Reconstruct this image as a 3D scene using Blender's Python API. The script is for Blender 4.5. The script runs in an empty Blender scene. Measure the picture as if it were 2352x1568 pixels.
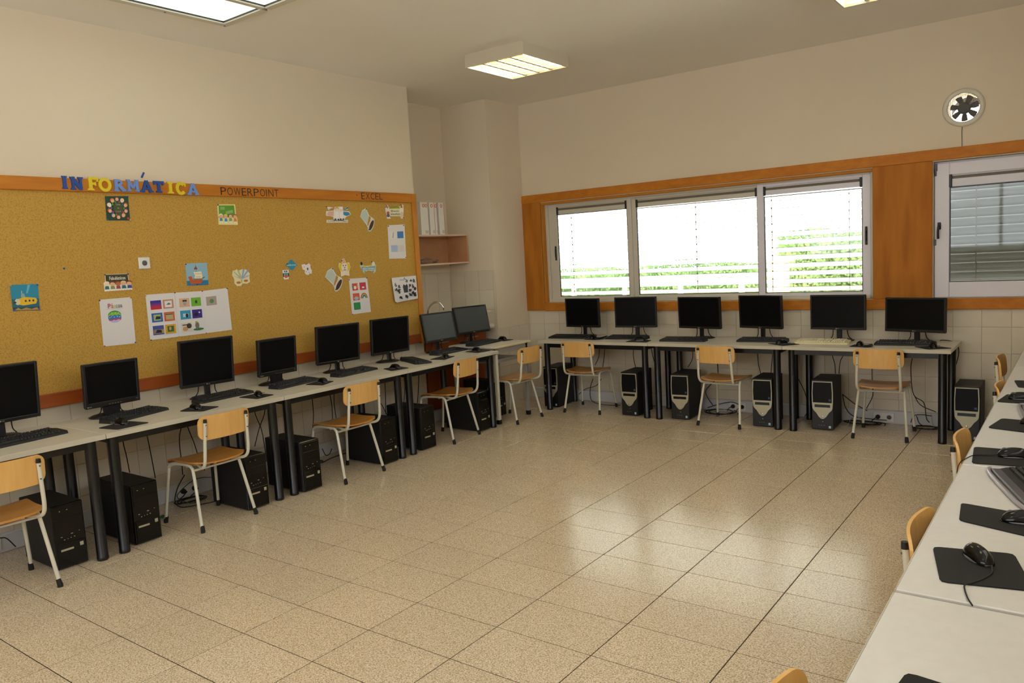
import bpy, math, random
from mathutils import Vector, Matrix
random.seed(7)
SC = bpy.context.scene
COL = SC.collection
R = math.radians
PI = math.pi

# ------------------------------------------------------------------ camera
cam = bpy.data.cameras.new('camera')
cam.sensor_width = 36.0
cam.lens = 1778.43 / 2352 * 36.0
cam.clip_start = 0.05
cam_ob = bpy.data.objects.new('camera', cam)
COL.objects.link(cam_ob)
YAW, PITCH, ROLL = .6436, .1084, .0558
fw = Vector((-math.sin(YAW)*math.cos(PITCH), math.cos(YAW)*math.cos(PITCH), -math.sin(PITCH)))
r0 = Vector((math.cos(YAW), math.sin(YAW), 0)); d0 = fw.cross(r0)
rt = r0*math.cos(ROLL) + d0*math.sin(ROLL); dn = -r0*math.sin(ROLL) + d0*math.cos(ROLL)
m = Matrix((rt, -dn, -fw)).transposed().to_4x4()
m.translation = (5.35363, -1.60127, 1.63077)
cam_ob.matrix_world = m
SC.camera = cam_ob

# ------------------------------------------------------------------ light and exposure
world = bpy.data.worlds.new('sky'); SC.world = world; world.use_nodes = True
wn = world.node_tree.nodes; wn.clear()
wo = wn.new('ShaderNodeOutputWorld'); wb = wn.new('ShaderNodeBackground')
wb.inputs[0].default_value = (.93, .97, 1, 1); wb.inputs[1].default_value = 5.0
world.node_tree.links.new(wb.outputs[0], wo.inputs[0])
sun = bpy.data.lights.new('sun', 'SUN'); sun.energy = 34.0; sun.angle = R(.6); sun.color = (1, .96, .9)
sun_ob = bpy.data.objects.new('sun', sun); COL.objects.link(sun_ob)
sun_ob.rotation_euler = Vector((-.25, .62, .80)).to_track_quat('Z', 'Y').to_euler()
SC.view_settings.view_transform = 'Standard'; SC.view_settings.look = 'None'
SC.view_settings.gamma = 1; SC.view_settings.use_curve_mapping = False
SC.view_settings.exposure = -0.05
SC.cycles.use_denoising = True
SC.cycles.max_bounces = 8
SC.cycles.diffuse_bounces = 5
SC.cycles.sample_clamp_indirect = 6
TUBE = 27.0          # emission of the fluorescent tubes
PANEL = 1.6          # glow of the skylight panes, standing in for daylight

# ------------------------------------------------------------------ materials
def lin(h):
    h = h.lstrip('#'); o = []
    for i in (0, 2, 4):
        c = int(h[i:i+2], 16)/255
        o.append(c/12.92 if c <= .04045 else ((c+.055)/1.055)**2.4)
    return (*o, 1)
MATS = {}
def mat(name, c, rough=.5, metal=0, spec=.5, noise=None, emit=0, trans=0, coat=0, bump=0, alpha=1, rvar=0):
    """noise = (scale, second colour, detail, (lo, hi)[, stretch vector])"""
    if name in MATS: return MATS[name]
    M = bpy.data.materials.new(name); M.use_nodes = True; MATS[name] = M
    nt = M.node_tree; b = nt.nodes['Principled BSDF']; L = nt.links
    c = lin(c)
    b.inputs['Base Color'].default_value = c
    b.inputs['Roughness'].default_value = rough; b.inputs['Metallic'].default_value = metal
    b.inputs['Specular IOR Level'].default_value = spec
    if trans: b.inputs['Transmission Weight'].default_value = trans
    if coat: b.inputs['Coat Weight'].default_value = coat; b.inputs['Coat Roughness'].default_value = .08
    if alpha < 1: b.inputs['Alpha'].default_value = alpha
    if emit: b.inputs['Emission Color'].default_value = c; b.inputs['Emission Strength'].default_value = emit
    if noise or bump or rvar:
        tc = nt.nodes.new('ShaderNodeTexCoord'); mp = nt.nodes.new('ShaderNodeMapping')
        L.new(tc.outputs['Object'], mp.inputs[0])
        if noise and len(noise) > 4: mp.inputs['Scale'].default_value = noise[4]
        oi = nt.nodes.new('ShaderNodeObjectInfo')
        ad = nt.nodes.new('ShaderNodeVectorMath'); ad.operation = 'ADD'
        mu = nt.nodes.new('ShaderNodeMath'); mu.operation = 'MULTIPLY'; mu.inputs[1].default_value = 37
        L.new(oi.outputs['Random'], mu.inputs[0]); L.new(mp.outputs[0], ad.inputs[0]); L.new(mu.outputs[0], ad.inputs[1])
        nz = nt.nodes.new('ShaderNodeTexNoise'); L.new(ad.outputs[0], nz.inputs['Vector'])
        nz.inputs['Scale'].default_value = noise[0] if noise else 40
        nz.inputs['Detail'].default_value = noise[2] if noise else 3
        if noise:
            rp = nt.nodes.new('ShaderNodeValToRGB')
            rp.color_ramp.elements[0].position, rp.color_ramp.elements[1].position = noise[3]
            rp.color_ramp.elements[0].color = c; rp.color_ramp.elements[1].color = lin(noise[1])
            L.new(nz.outputs[0], rp.inputs[0])
            src = rp.outputs[0]
            if rvar:
                hs = nt.nodes.new('ShaderNodeHueSaturation'); mr = nt.nodes.new('ShaderNodeMapRange')
                mr.inputs[3].default_value = 1-rvar; mr.inputs[4].default_value = 1+rvar
                L.new(oi.outputs['Random'], mr.inputs[0]); L.new(mr.outputs[0], hs.inputs['Value']); L.new(src, hs.inputs['Color'])
                src = hs.outputs[0]
            L.new(src, b.inputs['Base Color'])
        if bump:
            bp = nt.nodes.new('ShaderNodeBump'); bp.inputs['Strength'].default_value = bump; bp.inputs['Distance'].default_value = .002
            L.new(nz.outputs[0], bp.inputs['Height']); L.new(bp.outputs[0], b.inputs['Normal'])
    return M

PLASTER = mat('plaster', '#e1d3bc', .75, noise=(1.3, '#dfd1b9', 3, (.35, .65)))
CEIL = mat('ceiling_paint', '#f2eee6', .8, noise=(.8, '#eeeae0', 3, (.35, .65)))
WTILE = mat('wall_tile', '#dcd2be', .22, noise=(3, '#d8ccb8', 2, (.3, .7)), rvar=.02)
GROUT = mat('grout', '#b5aa94', .9)
FTILE = mat('floor_tile', '#e8d9c0', .17, noise=(170, '#a38a68', 3, (.38, .68)), rvar=.03, spec=.5)
FGROUT = mat('floor_grout', '#5c4d36', .9)
CORK = mat('cork', '#c39a46', .9, noise=(110, '#946a24', 6, (.45, .85)), bump=.4)
WOOD = mat('varnished_wood', '#c4842e', .5, spec=.25, noise=(7, '#bb7724', 5, (.3, .7), (1.0, 1.0, 1.0)))
WOODV = mat('varnished_plywood', '#b87424', .55, spec=.2, noise=(5, '#9a591a', 5, (.35, .8), (2.2, 2.2, .35)))
WOODR = mat('varnished_rail', '#c98028', .5, spec=.25, noise=(5, '#b56c1e', 5, (.3, .7), (2, .5, 4)))
CHAIRW = mat('beech_plywood', '#e8ba70', .32, noise=(9, '#dfac5e', 4, (.3, .7), (4, 1, .6)), coat=.3)
SEATW = mat('beech_seat', '#cf9346', .3, noise=(8, '#bf8036', 4, (.3, .7), (1, 3, 1)), coat=.4)
CHAIRE = mat('ply_edge', '#8a5a2c', .6)
CFRAME = mat('cream_steel', '#d9d5c4', .35, spec=.6)
BLACK = mat('black_plastic', '#121215', .38)
BLACKM = mat('matt_black', '#161618', .6)
BLACKG = mat('gloss_black', '#060607', .16, spec=.35)
RUBBER = mat('rubber', '#1a1a1b', .8)
SCREEN = mat('screen', '#08090a', .35, spec=.15)
SCREEN2 = mat('matt_screen_reflection', '#343b3d', .38, spec=1.0)  # base colour lightened to paint in the pale reflection on two screens
STEELB = mat('black_steel', '#0b0c10', .3, spec=.6)
LAMIN = mat('laminate', '#d3cec0', .35, noise=(30, '#cec8b9', 2, (.3, .7)))
LAMINR = mat('white_laminate', '#d8d7d4', .32, noise=(30, '#d4d2ce', 2, (.3, .7)))
EDGE = mat('edge_band', '#c6c0ae', .4)
ALU = mat('white_aluminium', '#cfcabc', .35, spec=.5)
ALUW = mat('white_aluminium_frame', '#e2e0ea', .35, spec=.5)
VENT = mat('perforated_strip', '#6f6858', .6)
SLAT = mat('slat_lacquer', '#eef0ee', .4, spec=.5)
SLATG = mat('grey_slat', '#6c6d68', .35, metal=.3)
CORD = mat('cord', '#6b675c', .8)
SILVER = mat('silver_plastic', '#b9b39c', .35, metal=.35)
CHROME = mat('chrome', '#e0e0e0', .1, metal=1)
WHITEP = mat('white_plastic', '#e3e1dc', .35)
RACE = mat('raceway_plastic', '#cfcfd2', .4)
CREAM = mat('cream_plastic', '#d8cfa4', .5)
GREYP = mat('grey_plastic', '#55565a', .4)
ORANGEW = mat('cabinet_wood', '#9c4f14', .4, noise=(5, '#8a400e', 4, (.3, .7), (3, 3, .5)))
SHELFW = mat('shelf_wood', '#c99b72', .5, noise=(5, '#bb8a62', 3, (.3, .7)))
SHELFE = mat('shelf_edge', '#dcc0aa', .5)
COUNTER = mat('counter_stone', '#dedad0', .3)
LEAF = mat('leaf', '#86a468', .6, noise=(3, '#4d6b3a', 2, (.3, .7)))
GREYS = mat('grey_steel', '#9b9a94', .4, spec=.6)
PAVE = mat('paving', '#d9d4c8', .9)
GLASS = mat('window_glass', '#ffffff', 0, trans=1, spec=.5)
def glass():
    M = GLASS; nt = M.node_tree; nt.nodes.clear()
    o = nt.nodes.new('ShaderNodeOutputMaterial'); t = nt.nodes.new('ShaderNodeBsdfTransparent')
    g = nt.nodes.new('ShaderNodeBsdfGlossy'); g.inputs['Roughness'].default_value = .03
    mx = nt.nodes.new('ShaderNodeMixShader'); f = nt.nodes.new('ShaderNodeFresnel'); f.inputs[0].default_value = 1.45
    t.inputs[0].default_value = (.95, .98, .96, 1)
    nt.links.new(f.outputs[0], mx.inputs[0]); nt.links.new(t.outputs[0], mx.inputs[1]); nt.links.new(g.outputs[0], mx.inputs[2])
    nt.links.new(mx.outputs[0], o.inputs[0])
glass()
for n_ in FTILE.node_tree.nodes:
    if n_.type == 'MAPPING': n_.inputs['Rotation'].default_value = (.6, .45, .3)
_pc = {}
def pc(h, rough=.6):
    return mat('print_' + h.strip('#'), h, rough)

# ------------------------------------------------------------------ mesh builder
I4 = Matrix.Identity(4)
def T(x, y, z): return Matrix.Translation((x, y, z))
def RZ(a): return Matrix.Rotation(a, 4, 'Z')
def RX(a): return Matrix.Rotation(a, 4, 'X')
def RY(a): return Matrix.Rotation(a, 4, 'Y')
class MB:
    def __init__(s, M=None): s.v = []; s.f = []; s.sm = []; s.M = M or I4
    def add(s, vs, fs, sm=False, M=None):
        n = len(s.v); MM = s.M @ M if M else s.M
        s.v += [tuple(MM @ Vector(p)) for p in vs]
        s.f += [tuple(i+n for i in f) for f in fs]; s.sm += [sm]*len(fs); return s
    def box(s, a, b, c=0, M=None):
        (x0, y0, z0), (x1, y1, z1) = a, b
        if c <= 0:
            vs = [(x, y, z) for z in (z0, z1) for y in (y0, y1) for x in (x0, x1)]
            return s.add(vs, [(0, 2, 3, 1), (4, 5, 7, 6), (0, 1, 5, 4), (1, 3, 7, 5), (3, 2, 6, 7), (2, 0, 4, 6)], M=M)
        c = min(c, (x1-x0)*.49, (y1-y0)*.49, (z1-z0)*.49)
        vs = []; idx = {}
        for sx in (0, 1):
            for sy in (0, 1):
                for sz in (0, 1):
                    X = x1 if sx else x0; Y = y1 if sy else y0; Z = z1 if sz else z0
                    dx = -c if sx else c; dy = -c if sy else c; dz = -c if sz else c
                    for k, p in enumerate(((X, Y+dy, Z+dz), (X+dx, Y, Z+dz), (X+dx, Y+dy, Z))):
                        idx[sx, sy, sz, k] = len(vs); vs.append(p)
        fs = []; g = lambda *q: idx[q]
        for sgn in (0, 1):
            f = [g(sgn, 0, 0, 0), g(sgn, 1, 0, 0), g(sgn, 1, 1, 0), g(sgn, 0, 1, 0)]; fs.append(f if sgn else f[::-1])
            f = [g(0, sgn, 0, 1), g(1, sgn, 0, 1), g(1, sgn, 1, 1), g(0, sgn, 1, 1)]; fs.append(f[::-1] if sgn else f)
            f = [g(0, 0, sgn, 2), g(1, 0, sgn, 2), g(1, 1, sgn, 2), g(0, 1, sgn, 2)]; fs.append(f if sgn else f[::-1])
        for a1 in (0, 1):
            for b1 in (0, 1):
                f = [g(a1, b1, 0, 0), g(a1, b1, 1, 0), g(a1, b1, 1, 1), g(a1, b1, 0, 1)]; fs.append(f if a1 != b1 else f[::-1])
                f = [g(a1, 0, b1, 0), g(a1, 1, b1, 0), g(a1, 1, b1, 2), g(a1, 0, b1, 2)]; fs.append(f[::-1] if a1 != b1 else f)
                f = [g(0, a1, b1, 1), g(1, a1, b1, 1), g(1, a1, b1, 2), g(0, a1, b1, 2)]; fs.append(f if a1 != b1 else f[::-1])
                f0 = []
        for sx in (0, 1):
            for sy in (0, 1):
                for sz in (0, 1):
                    f = [g(sx, sy, sz, 0), g(sx, sy, sz, 1), g(sx, sy, sz, 2)]
                    fs.append(f if (sx+sy+sz) % 2 else f[::-1])
        return s.add(vs, fs, M=M)
    def tube(s, pts, r, seg=10, M=None, closed=False):
        P = [Vector(p) for p in pts]; n = len(P); rr = r if isinstance(r, (list, tuple)) else [r]*n
        up = None; vs = []; fs = []
        for i in range(n):
            if closed: t = (P[(i+1) % n]-P[i-1])
            else: t = P[min(i+1, n-1)]-P[max(i-1, 0)]
            t.normalize()
            if up is None:
                a = Vector((0, 0, 1)) if abs(t.z) < .9 else Vector((1, 0, 0))
                up = t.cross(a).normalized()
            else:
                up = (up - t*up.dot(t)); up.normalize()
            w = t.cross(up)
            for k in range(seg):
                a = 2*PI*k/seg; vs.append(P[i]+up*math.cos(a)*rr[i]+w*math.sin(a)*rr[i])
        m2 = n if closed else n-1
        for i in range(m2):
            for k in range(seg):
                j = (i+1) % n
                fs.append((i*seg+k, j*seg+k, j*seg+(k+1) % seg, i*seg+(k+1) % seg)[::-1])
        s.add(vs, fs, True, M)
        if not closed: s.add(vs, [tuple(range(seg)), tuple(range((n-1)*seg, n*seg))[::-1]], False, M)
        return s
    def cyl(s, p, q, r, seg=16, M=None): return s.tube([p, q], r, seg, M)
    def prism(s, poly, z0, z1, M=None):
        n = len(poly)
        a = sum(poly[i][0]*poly[(i+1) % n][1]-poly[(i+1) % n][0]*poly[i][1] for i in range(n))
        if a < 0: poly = poly[::-1]
        vs = [(x, y, z0) for x, y in poly]+[(x, y, z1) for x, y in poly]
        fs = [tuple(range(n))[::-1], tuple(range(n, 2*n))]+[(i, (i+1) % n, n+(i+1) % n, n+i) for i in range(n)]
        return s.add(vs, fs, False, M)
    def lathe(s, prof, seg=20, M=None, sm=True, cap=True):
        n = len(prof); vs = []
        for r, z in prof:
            for k in range(seg):
                a = 2*PI*k/seg; vs.append((r*math.cos(a), r*math.sin(a), z))
        fs = [(i*seg+k, i*seg+(k+1) % seg, (i+1)*seg+(k+1) % seg, (i+1)*seg+k) for i in range(n-1) for k in range(seg)]
        s.add(vs, fs, sm, M)
        if cap: s.add(vs, [tuple(range(seg))[::-1], tuple(range((n-1)*seg, n*seg))], False, M)
        return s
    def grid(s, fn, nu, nv, M=None, sm=True, flip=False):
        vs = [fn(i/nu, j/nv) for j in range(nv+1) for i in range(nu+1)]
        fs = []
        for j in range(nv):
            for i in range(nu):
                a = j*(nu+1)+i; f = (a, a+1, a+nu+2, a+nu+1); fs.append(f[::-1] if flip else f)
        return s.add(vs, fs, sm, M)
    def mesh(s, name):
        me = bpy.data.meshes.new(name); me.from_pydata(s.v, [], s.f); me.polygons.foreach_set('use_smooth', s.sm); me.update(); return me
    def build(s, name, m, parent=None, loc=None):
        me = s.mesh(name); me.materials.append(m)
        return put(name, me, parent, loc)
def put(name, me, parent=None, loc=None):
    o = bpy.data.objects.new(name, me); COL.objects.link(o)
    if parent is not None: o.parent = parent
    if loc is not None: o.location = loc
    return o
def tag(o, label, cat, group=None):
    o['label'] = label; o['category'] = cat
    if group: o['group'] = group
    return o
def thing(name, label, cat, loc=(0, 0, 0), rz=0, group=None):
    o = bpy.data.objects.new(name, None); COL.objects.link(o); o.empty_display_size = .05
    o.location = loc; o.rotation_euler = (0, 0, rz); return tag(o, label, cat, group)
KIDS = {}
def dup(root, loc, rz, label, group=None):
    def cp(o, par):
        c = o.copy(); COL.objects.link(c)
        if par is not None: c.parent = par
        for ch in KIDS.get(o, ()) : cp(ch, c)
        return c
    def reg(o):
        if o not in KIDS: KIDS[o] = list(o.children)
        for ch in KIDS[o]: reg(ch)
    reg(root)
    r = cp(root, None); r.location = loc; r.rotation_euler = (0, 0, rz); r['label'] = label
    if group: r['group'] = group
    return r
USED = set()
def place(proto, loc, rz, label, group=None):
    """first use moves the prototype itself, later uses copy it"""
    if proto.name not in USED:
        USED.add(proto.name); proto.location = loc; proto.rotation_euler = (0, 0, rz); proto['label'] = label
        if group: proto['group'] = group
        dupsrc[proto.name] = proto
        return proto
    return dup(proto, loc, rz, label, group)
dupsrc = {}
def struct(o): o['kind'] = 'structure'; return o
def smooth(pts, n=5):
    P = [Vector(p) for p in pts]; 
    if len(P) < 3: return P
    Q = [P[0]*2-P[1]]+P+[P[-1]*2-P[-2]]; out = []
    for i in range(1, len(Q)-2):
        for k in range(n):
            t = k/n; a, b, c, d = Q[i-1], Q[i], Q[i+1], Q[i+2]
            out.append(.5*((2*b)+(c-a)*t+(2*a-5*b+4*c-d)*t*t+(3*b-a-3*c+d)*t**3))
    out.append(P[-1]); return out
def text_mesh(txt, size, ext=.0005, off=0, align='LEFT'):
    cu = bpy.data.curves.new('t', 'FONT'); cu.body = txt; cu.size = size; cu.extrude = ext; cu.offset = off; cu.align_x = align
    cu.resolution_u = 3
    o = bpy.data.objects.new('t', cu); COL.objects.link(o)
    dg = bpy.context.evaluated_depsgraph_get(); me = bpy.data.meshes.new_from_object(o.evaluated_get(dg))
    v = [tuple(p.co) for p in me.vertices]; f = [tuple(p.vertices) for p in me.polygons]
    bpy.data.objects.remove(o); bpy.data.curves.remove(cu); bpy.data.meshes.remove(me)
    return v, f
def fit_text(mb, txt, w, h, M, off=0, ext=.0004):
    """text scaled to fill w x h from the lower left corner, in the XY plane of M"""
    v, f = text_mesh(txt, 1, 0.0, off); 
    xs = [p[0] for p in v]; ys = [p[1] for p in v]
    sx = w/(max(xs)-min(xs)); sy = h/(max(ys)-min(ys)); x0, y0 = min(xs), min(ys)
    mb.add([((p[0]-x0)*sx, (p[1]-y0)*sy, ext) for p in v], f, False, M)
    return mb

# ------------------------------------------------------------------ room shell
WT = .16
XR, YB, YE, XA, YA, HC, YR = 5.78, 5.70, 4.06, -.50, 5.10, 3.32, -3.6
REC = .007
b = MB(); b.box((-.7, YR-.2, -.12), (XR+.2, YB+.2, -.009)); floor = struct(b.build('floor', FGROUT))
b = MB(); b.box((-.7, YR-.2, HC), (XR+.2, YB+.3, HC+.15)); struct(b.build('ceiling', CEIL))
# floor tiles, clipped where they meet the walls
_tm = {}
def tile_piece(parent, ax, lo, hi, pos, m, th=.01, gap=.002, ch=.0014, name='tile'):
    """ax = axis of the tile's normal, lo/hi = in-plane extents, pos = (front, back) along the normal"""
    a0, a1, b0, b1 = lo[0]+gap, hi[0]-gap, lo[1]+gap, hi[1]-gap
    if a1-a0 < .012 or b1-b0 < .012: return
    su, sv = round(a1-a0, 4), round(b1-b0, 4)
    key = (ax, su, sv, m.name, round(pos[1]-pos[0], 4))
    if key not in _tm:
        k = MB()
        d0, d1 = 0, pos[1]-pos[0]
        if d1 < d0: d0, d1 = d1, d0
        A = {0: ((d0, 0, 0), (d1, su, sv)), 1: ((0, d0, 0), (su, d1, sv)), 2: ((0, 0, d0), (su, sv, d1))}[ax]
        k.box(A[0], A[1], ch); me = k.mesh(name); me.materials.append(m); me.materials.append(FGROUT if ax == 2 else GROUT); _tm[key] = me
        for pl in me.polygons:
            if abs(pl.normal[ax]) < .3: pl.material_index = 1
    loc = {0: (pos[0], a0, b0), 1: (a0, pos[0], b0), 2: (a0, b0, pos[0])}[ax]
    put(name, _tm[key], parent, loc)
TX, TY = .486, .3167
jmax = int(YB/TY)
rear = MB()
for j in range(-12, 19):
    for i in range(-3, 12):
        x0, x1 = .836+TX*(i), .836+TX*(i+1); y0, y1 = TY*j, TY*(j+1)
        if y0 > YB: continue
        xl = XA if y1 > YE+.05 else 0
        X0, X1, Y0, Y1 = max(x0, xl), min(x1, XR), max(y0, YR), min(y1, YB)
        if xl < 0 and y0 < YE: Y0 = YE if x0 < 0 and x1 <= 0 else Y0
        if xl < 0 and x1 <= .0 and Y1 > YA: Y1 = min(Y1, YA)
        if X1-X0 < .02 or Y1-Y0 < .02: continue
        if y0 < -1.3:
            rear.box((X0+.0015, Y0+.0015, -.009), (X1-.0015, Y1-.0015, 0))
        else:
            if xl < 0 and X0 < 0 < X1 and (Y0 < YE or Y1 > YA): X0 = 0
            tile_piece(floor, 2, (X0, Y0), (X1, Y1), (0, -.009), FTILE)
rt_ = rear.build('rear_tiles', FTILE, floor); rt_['kind'] = 'stuff'

ZT = .855   # top of the tiled dado
def dado(parent, ax, pos, d, u0, u1, z0, z1, uo, up=.205, vp=.215):
    i0 = math.floor((u0-uo)/up); 
    k0 = math.floor((z0-ZT)/vp)
    for i in range(i0, 60):
        a, c = max(uo+up*i, u0), min(uo+up*(i+1), u1)
        if a >= u1: break
        for k in range(k0, 20):
            e, f = max(ZT+vp*k, z0), min(ZT+vp*(k+1), z1)
            if e >= z1: break
            tile_piece(parent, ax, (a, e), (c, f), (pos, pos+d), WTILE, gap=.0008, ch=.0008)
# left wall with cork board
b = MB(); b.box((-.7, YR, 0), (-REC, YE, ZT)); b.box((-.7, YR, ZT), (0, YE, HC))
wl = struct(b.build('wall_left', PLASTER)); dado(wl, 0, 0, -REC, -.62, YE, .0, ZT, .05)
# alcove behind it
b = MB(); b.box((-.7, YE, 0), (XA-REC, YB, 1.5)); b.box((-.7, YE, 1.5), (XA, YB, HC))
wa = struct(b.build('wall_alcove', PLASTER)); dado(wa, 0, XA, -REC, YE, YA, .855, 1.5, YE)
b = MB(); b.box((XA, YA+REC, 0), (.14-REC, YB, ZT)); b.box((XA, YA+REC, ZT), (.14, YB, 1.5)); b.box((XA, YA, 1.5), (.14, YB, HC))
wc = struct(b.build('wall_column', PLASTER)); dado(wc, 1, YA, REC, XA, .14, 0, 1.5, -.5); dado(wc, 0, .14, -REC, YA, YB, 0, ZT, 5.1)
# window wall
b = MB()
Y2 = YB+.28
b.box((0, YB+REC, 0), (XR, Y2, 1.0)); b.box((0, YB, 1.0), (XR, Y2, 1.09))
b.box((.14, YB, 2.215), (XR, Y2, 2.449)); b.box((.14, YB, 2.785), (XR, Y2, HC))
b.box((.14, YB, 2.449), (4.352, Y2, 2.785)); b.box((4.688, YB, 2.449), (XR, Y2, 2.785))
b.box((.14, YB, 1.09), (.385, Y2, 2.215)); b.box((3.84, YB, 1.09), (4.304, Y2, 2.215)); b.box((5.6, YB, 1.09), (XR, Y2, 2.215))
FX, FZ, FR = 4.52, 2.617, .118
n = 32; vs = []; fs = []
for yy in (YB, Y2):
    for k in range(n):
        a = 2*PI*k/n; c, s_ = math.cos(a), math.sin(a); q = .168/max(abs(c), abs(s_))
        vs.append((FX+FR*c, yy, FZ+FR*s_)); vs.append((FX+q*c, yy, FZ+q*s_))
for k in range(n):
    j = (k+1) % n
    fs += [(2*k, 2*k+1, 2*j+1, 2*j)[::1], (2*n+2*k, 2*n+2*j, 2*n+2*j+1, 2*n+2*k+1), (2*k, 2*j, 2*n+2*j, 2*n+2*k)]
b.add(vs, fs)
wb_ = struct(b.build('wall_back', PLASTER)); dado(wb_, 1, YB, REC, .14, XR, 0, 1.0, 4.454-.205*22)
b = MB(); X2 = XR+.2; WY0, WY1, VZ0, VZ1 = -2.4, 3.3, 2.15, 3.0
b.box((XR, YR-.2, 0), (X2, YB+.28, VZ0)); b.box((XR, YR-.2, VZ1), (X2, YB+.28, HC)); b.box((XR, YR-.2, VZ0), (X2, WY0, VZ1)); b.box((XR, WY1, VZ0), (X2, YB+.28, VZ1))
struct(b.build('wall_right', PLASTER))
w4 = bpy.data.objects.new('window_4', None); COL.objects.link(w4); struct(w4)
b = MB()
for q in range(5): b.box((XR+.06, WY0+(WY1-WY0-.05)*q/4, VZ0), (XR+.11, WY0+(WY1-WY0-.05)*q/4+.05, VZ1))
b.box((XR+.061, WY0, VZ0), (XR+.109, WY1, VZ0+.05)); b.box((XR+.061, WY0, VZ1-.05), (XR+.109, WY1, VZ1)); b.build('window_frame', ALU, w4)
# unseen window openings added in the rear wall as soft frontal fill
b = MB(); Y3 = YR-.2; WX0, WX1, WZ0, WZ1 = .6, 5.2, 1.3, 2.6
b.box((-.7, Y3, 0), (XR, YR, WZ0)); b.box((-.7, Y3, WZ1), (XR, YR, HC)); b.box((-.7, Y3, WZ0), (WX0, YR, WZ1)); b.box((WX1, Y3, WZ0), (XR, YR, WZ1))
struct(b.build('wall_rear', PLASTER))
w3 = bpy.data.objects.new('rear_fill_window', None); COL.objects.link(w3); struct(w3)
b = MB()
for q in range(5): b.box((WX0+(WX1-WX0-.05)*q/4, Y3+.06, WZ0), (WX0+(WX1-WX0-.05)*q/4+.05, Y3+.11, WZ1))
b.box((WX0, Y3+.061, WZ0), (WX1, Y3+.109, WZ0+.05)); b.box((WX0, Y3+.061, WZ1-.05), (WX1, Y3+.109, WZ1)); b.build('window_frame', ALU, w3)

# cable raceways along the foot of the walls
def raceway(name, a, c, ax):
    k = MB(); k.box(a, c, .006)
    o = struct(k.build(name, RACE)); return o
raceway('baseboard_left', (0, YR, 0), (.03, 5.09, .115), 0)
raceway('baseboard_back', (.14, YB-.035, 0), (XR, YB, .115), 1)

# ------------------------------------------------------------------ wooden window surround
def wood(name, a, c, m=WOOD, ch=.004):
    k = MB(); k.box(a, c, ch); return struct(k.build(name, m))
yf = YB-.022
wood('trim_1', (.137, yf, 1.005), (.385, YB, 2.235), WOODV)
wood('trim_2', (.137, yf-.004, 2.222), (XR, YB, 2.312), WOODR)
wood('trim_3', (.385, yf-.004, 1.0), (XR, YB, 1.092), WOODR)
wood('trim_4', (3.845, yf, 1.092), (4.302, YB, 2.222), WOODV)
wood('trim_5', (.372, YB, 1.092), (.392, YB+.075, 2.218), WOOD)
wood('trim_6', (.385, YB, 2.19), (3.84, YB+.09, 2.215), WOOD)

# ------------------------------------------------------------------ windows
def frame_rect(mb, x0, x1, z0, z1, wl_, wr, wt_, wb2, y0, y1, ch=.004):
    mb.box((x0, y0, z0), (x0+wl_, y1, z1), ch); mb.box((x1-wr, y0, z0), (x1, y1, z1), ch)
    mb.box((x0+wl_, y0, z1-wt_), (x1-wr, y1, z1), ch); mb.box((x0+wl_, y0, z0), (x1-wr, y1, z0+wb2), ch)
w1 = thing('window_1', 'x', 'window'); del w1['category']; del w1['label']; w1['kind'] = 'structure'
k = MB(); frame_rect(k, .40, 3.838, 1.092, 2.205, .03, .03, .03, .035, 5.762, 5.83); k.build('window_frame', ALU, w1)
def sash(parent, x0, x1, gx0, gx1, gz0, gz1, z0, z1, y0, y1, m, hx, hside, vent=(2.075, 2.15), lever=False):
    k = MB(); frame_rect(k, x0, x1, z0, z1, gx0-x0, x1-gx1, z1-vent[1], gz0-z0, y0, y1, .005)
    s_ = k.build('sash', m, parent)
    k = MB(); k.box((gx0, y0+.01, vent[0]), (gx1, y1, vent[1]-.03), .003); k.box((gx0, y0+.018, vent[1]-.008), (gx1, y1, vent[1])); k.build('vent_strip', m, s_)
    k = MB(); k.box((gx0+.01, y0+.014, vent[1]-.03), (gx1-.01, y1, vent[1]-.008))
    n_ = int((gx1-gx0)/.018)
    for i in range(n_): k.box((gx0+.014+i*.018, y0+.012, vent[1]-.027+(i % 2)*.006), (gx0+.024+i*.018, y0+.015, vent[1]-.018+(i % 2)*.006))
    k.build('vent_grille', VENT, s_)
    for xx in (gx0-.004, gx1-.02):
        k = MB(); k.box((xx, y0-.002, vent[0]-.004), (xx+.022, y0+.012, vent[1]+.006), .003); k.build('vent_cap', BLACK, s_)
    k = MB(); frame_rect(k, gx0-.001, gx1+.001, gz0-.001, gz1+.006, .007, .007, .007, .007, y0+.008, y0+.02, 0); k.build('gasket', BLACK, s_)
    k = MB(); k.box((gx0, y0+.02, gz0), (gx1, y0+.026, gz1)); k.build('pane', GLASS, s_)
    k = MB()
    if lever:
        k.box((hx-.013, y0-.012, 1.66), (hx+.013, y0, 1.72), .004); k.tube(smooth([(hx, y0-.014, 1.70), (hx, y0-.04, 1.69), (hx-.004, y0-.045, 1.64), (hx-.004, y0-.04, 1.585)]), .009, 10)
    else:
        k.box((hx-.010, y0-.012, 1.565), (hx+.010, y0, 1.725), .004); k.box((hx-.006+hside*.008, y0-.022, 1.60), (hx+.004+hside*.008, y0-.01, 1.69), .003)
    k.build('handle', BLACK, s_)
    return s_
sash(w1, .432, 1.475, .545, 1.425, 1.155, 2.068, 1.118, 2.185, 5.772, 5.80, ALU, .515, 0)
sash(w1, 1.440, 2.872, 1.522, 2.803, 1.158, 2.062, 1.118, 2.185, 5.80, 5.83, ALU, 2.842, 1)
sash(w1, 2.812, 3.815, 2.876, 3.742, 1.155, 2.056, 1.105, 2.195, 5.77, 5.80, ALUW, 3.775, 0)
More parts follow.
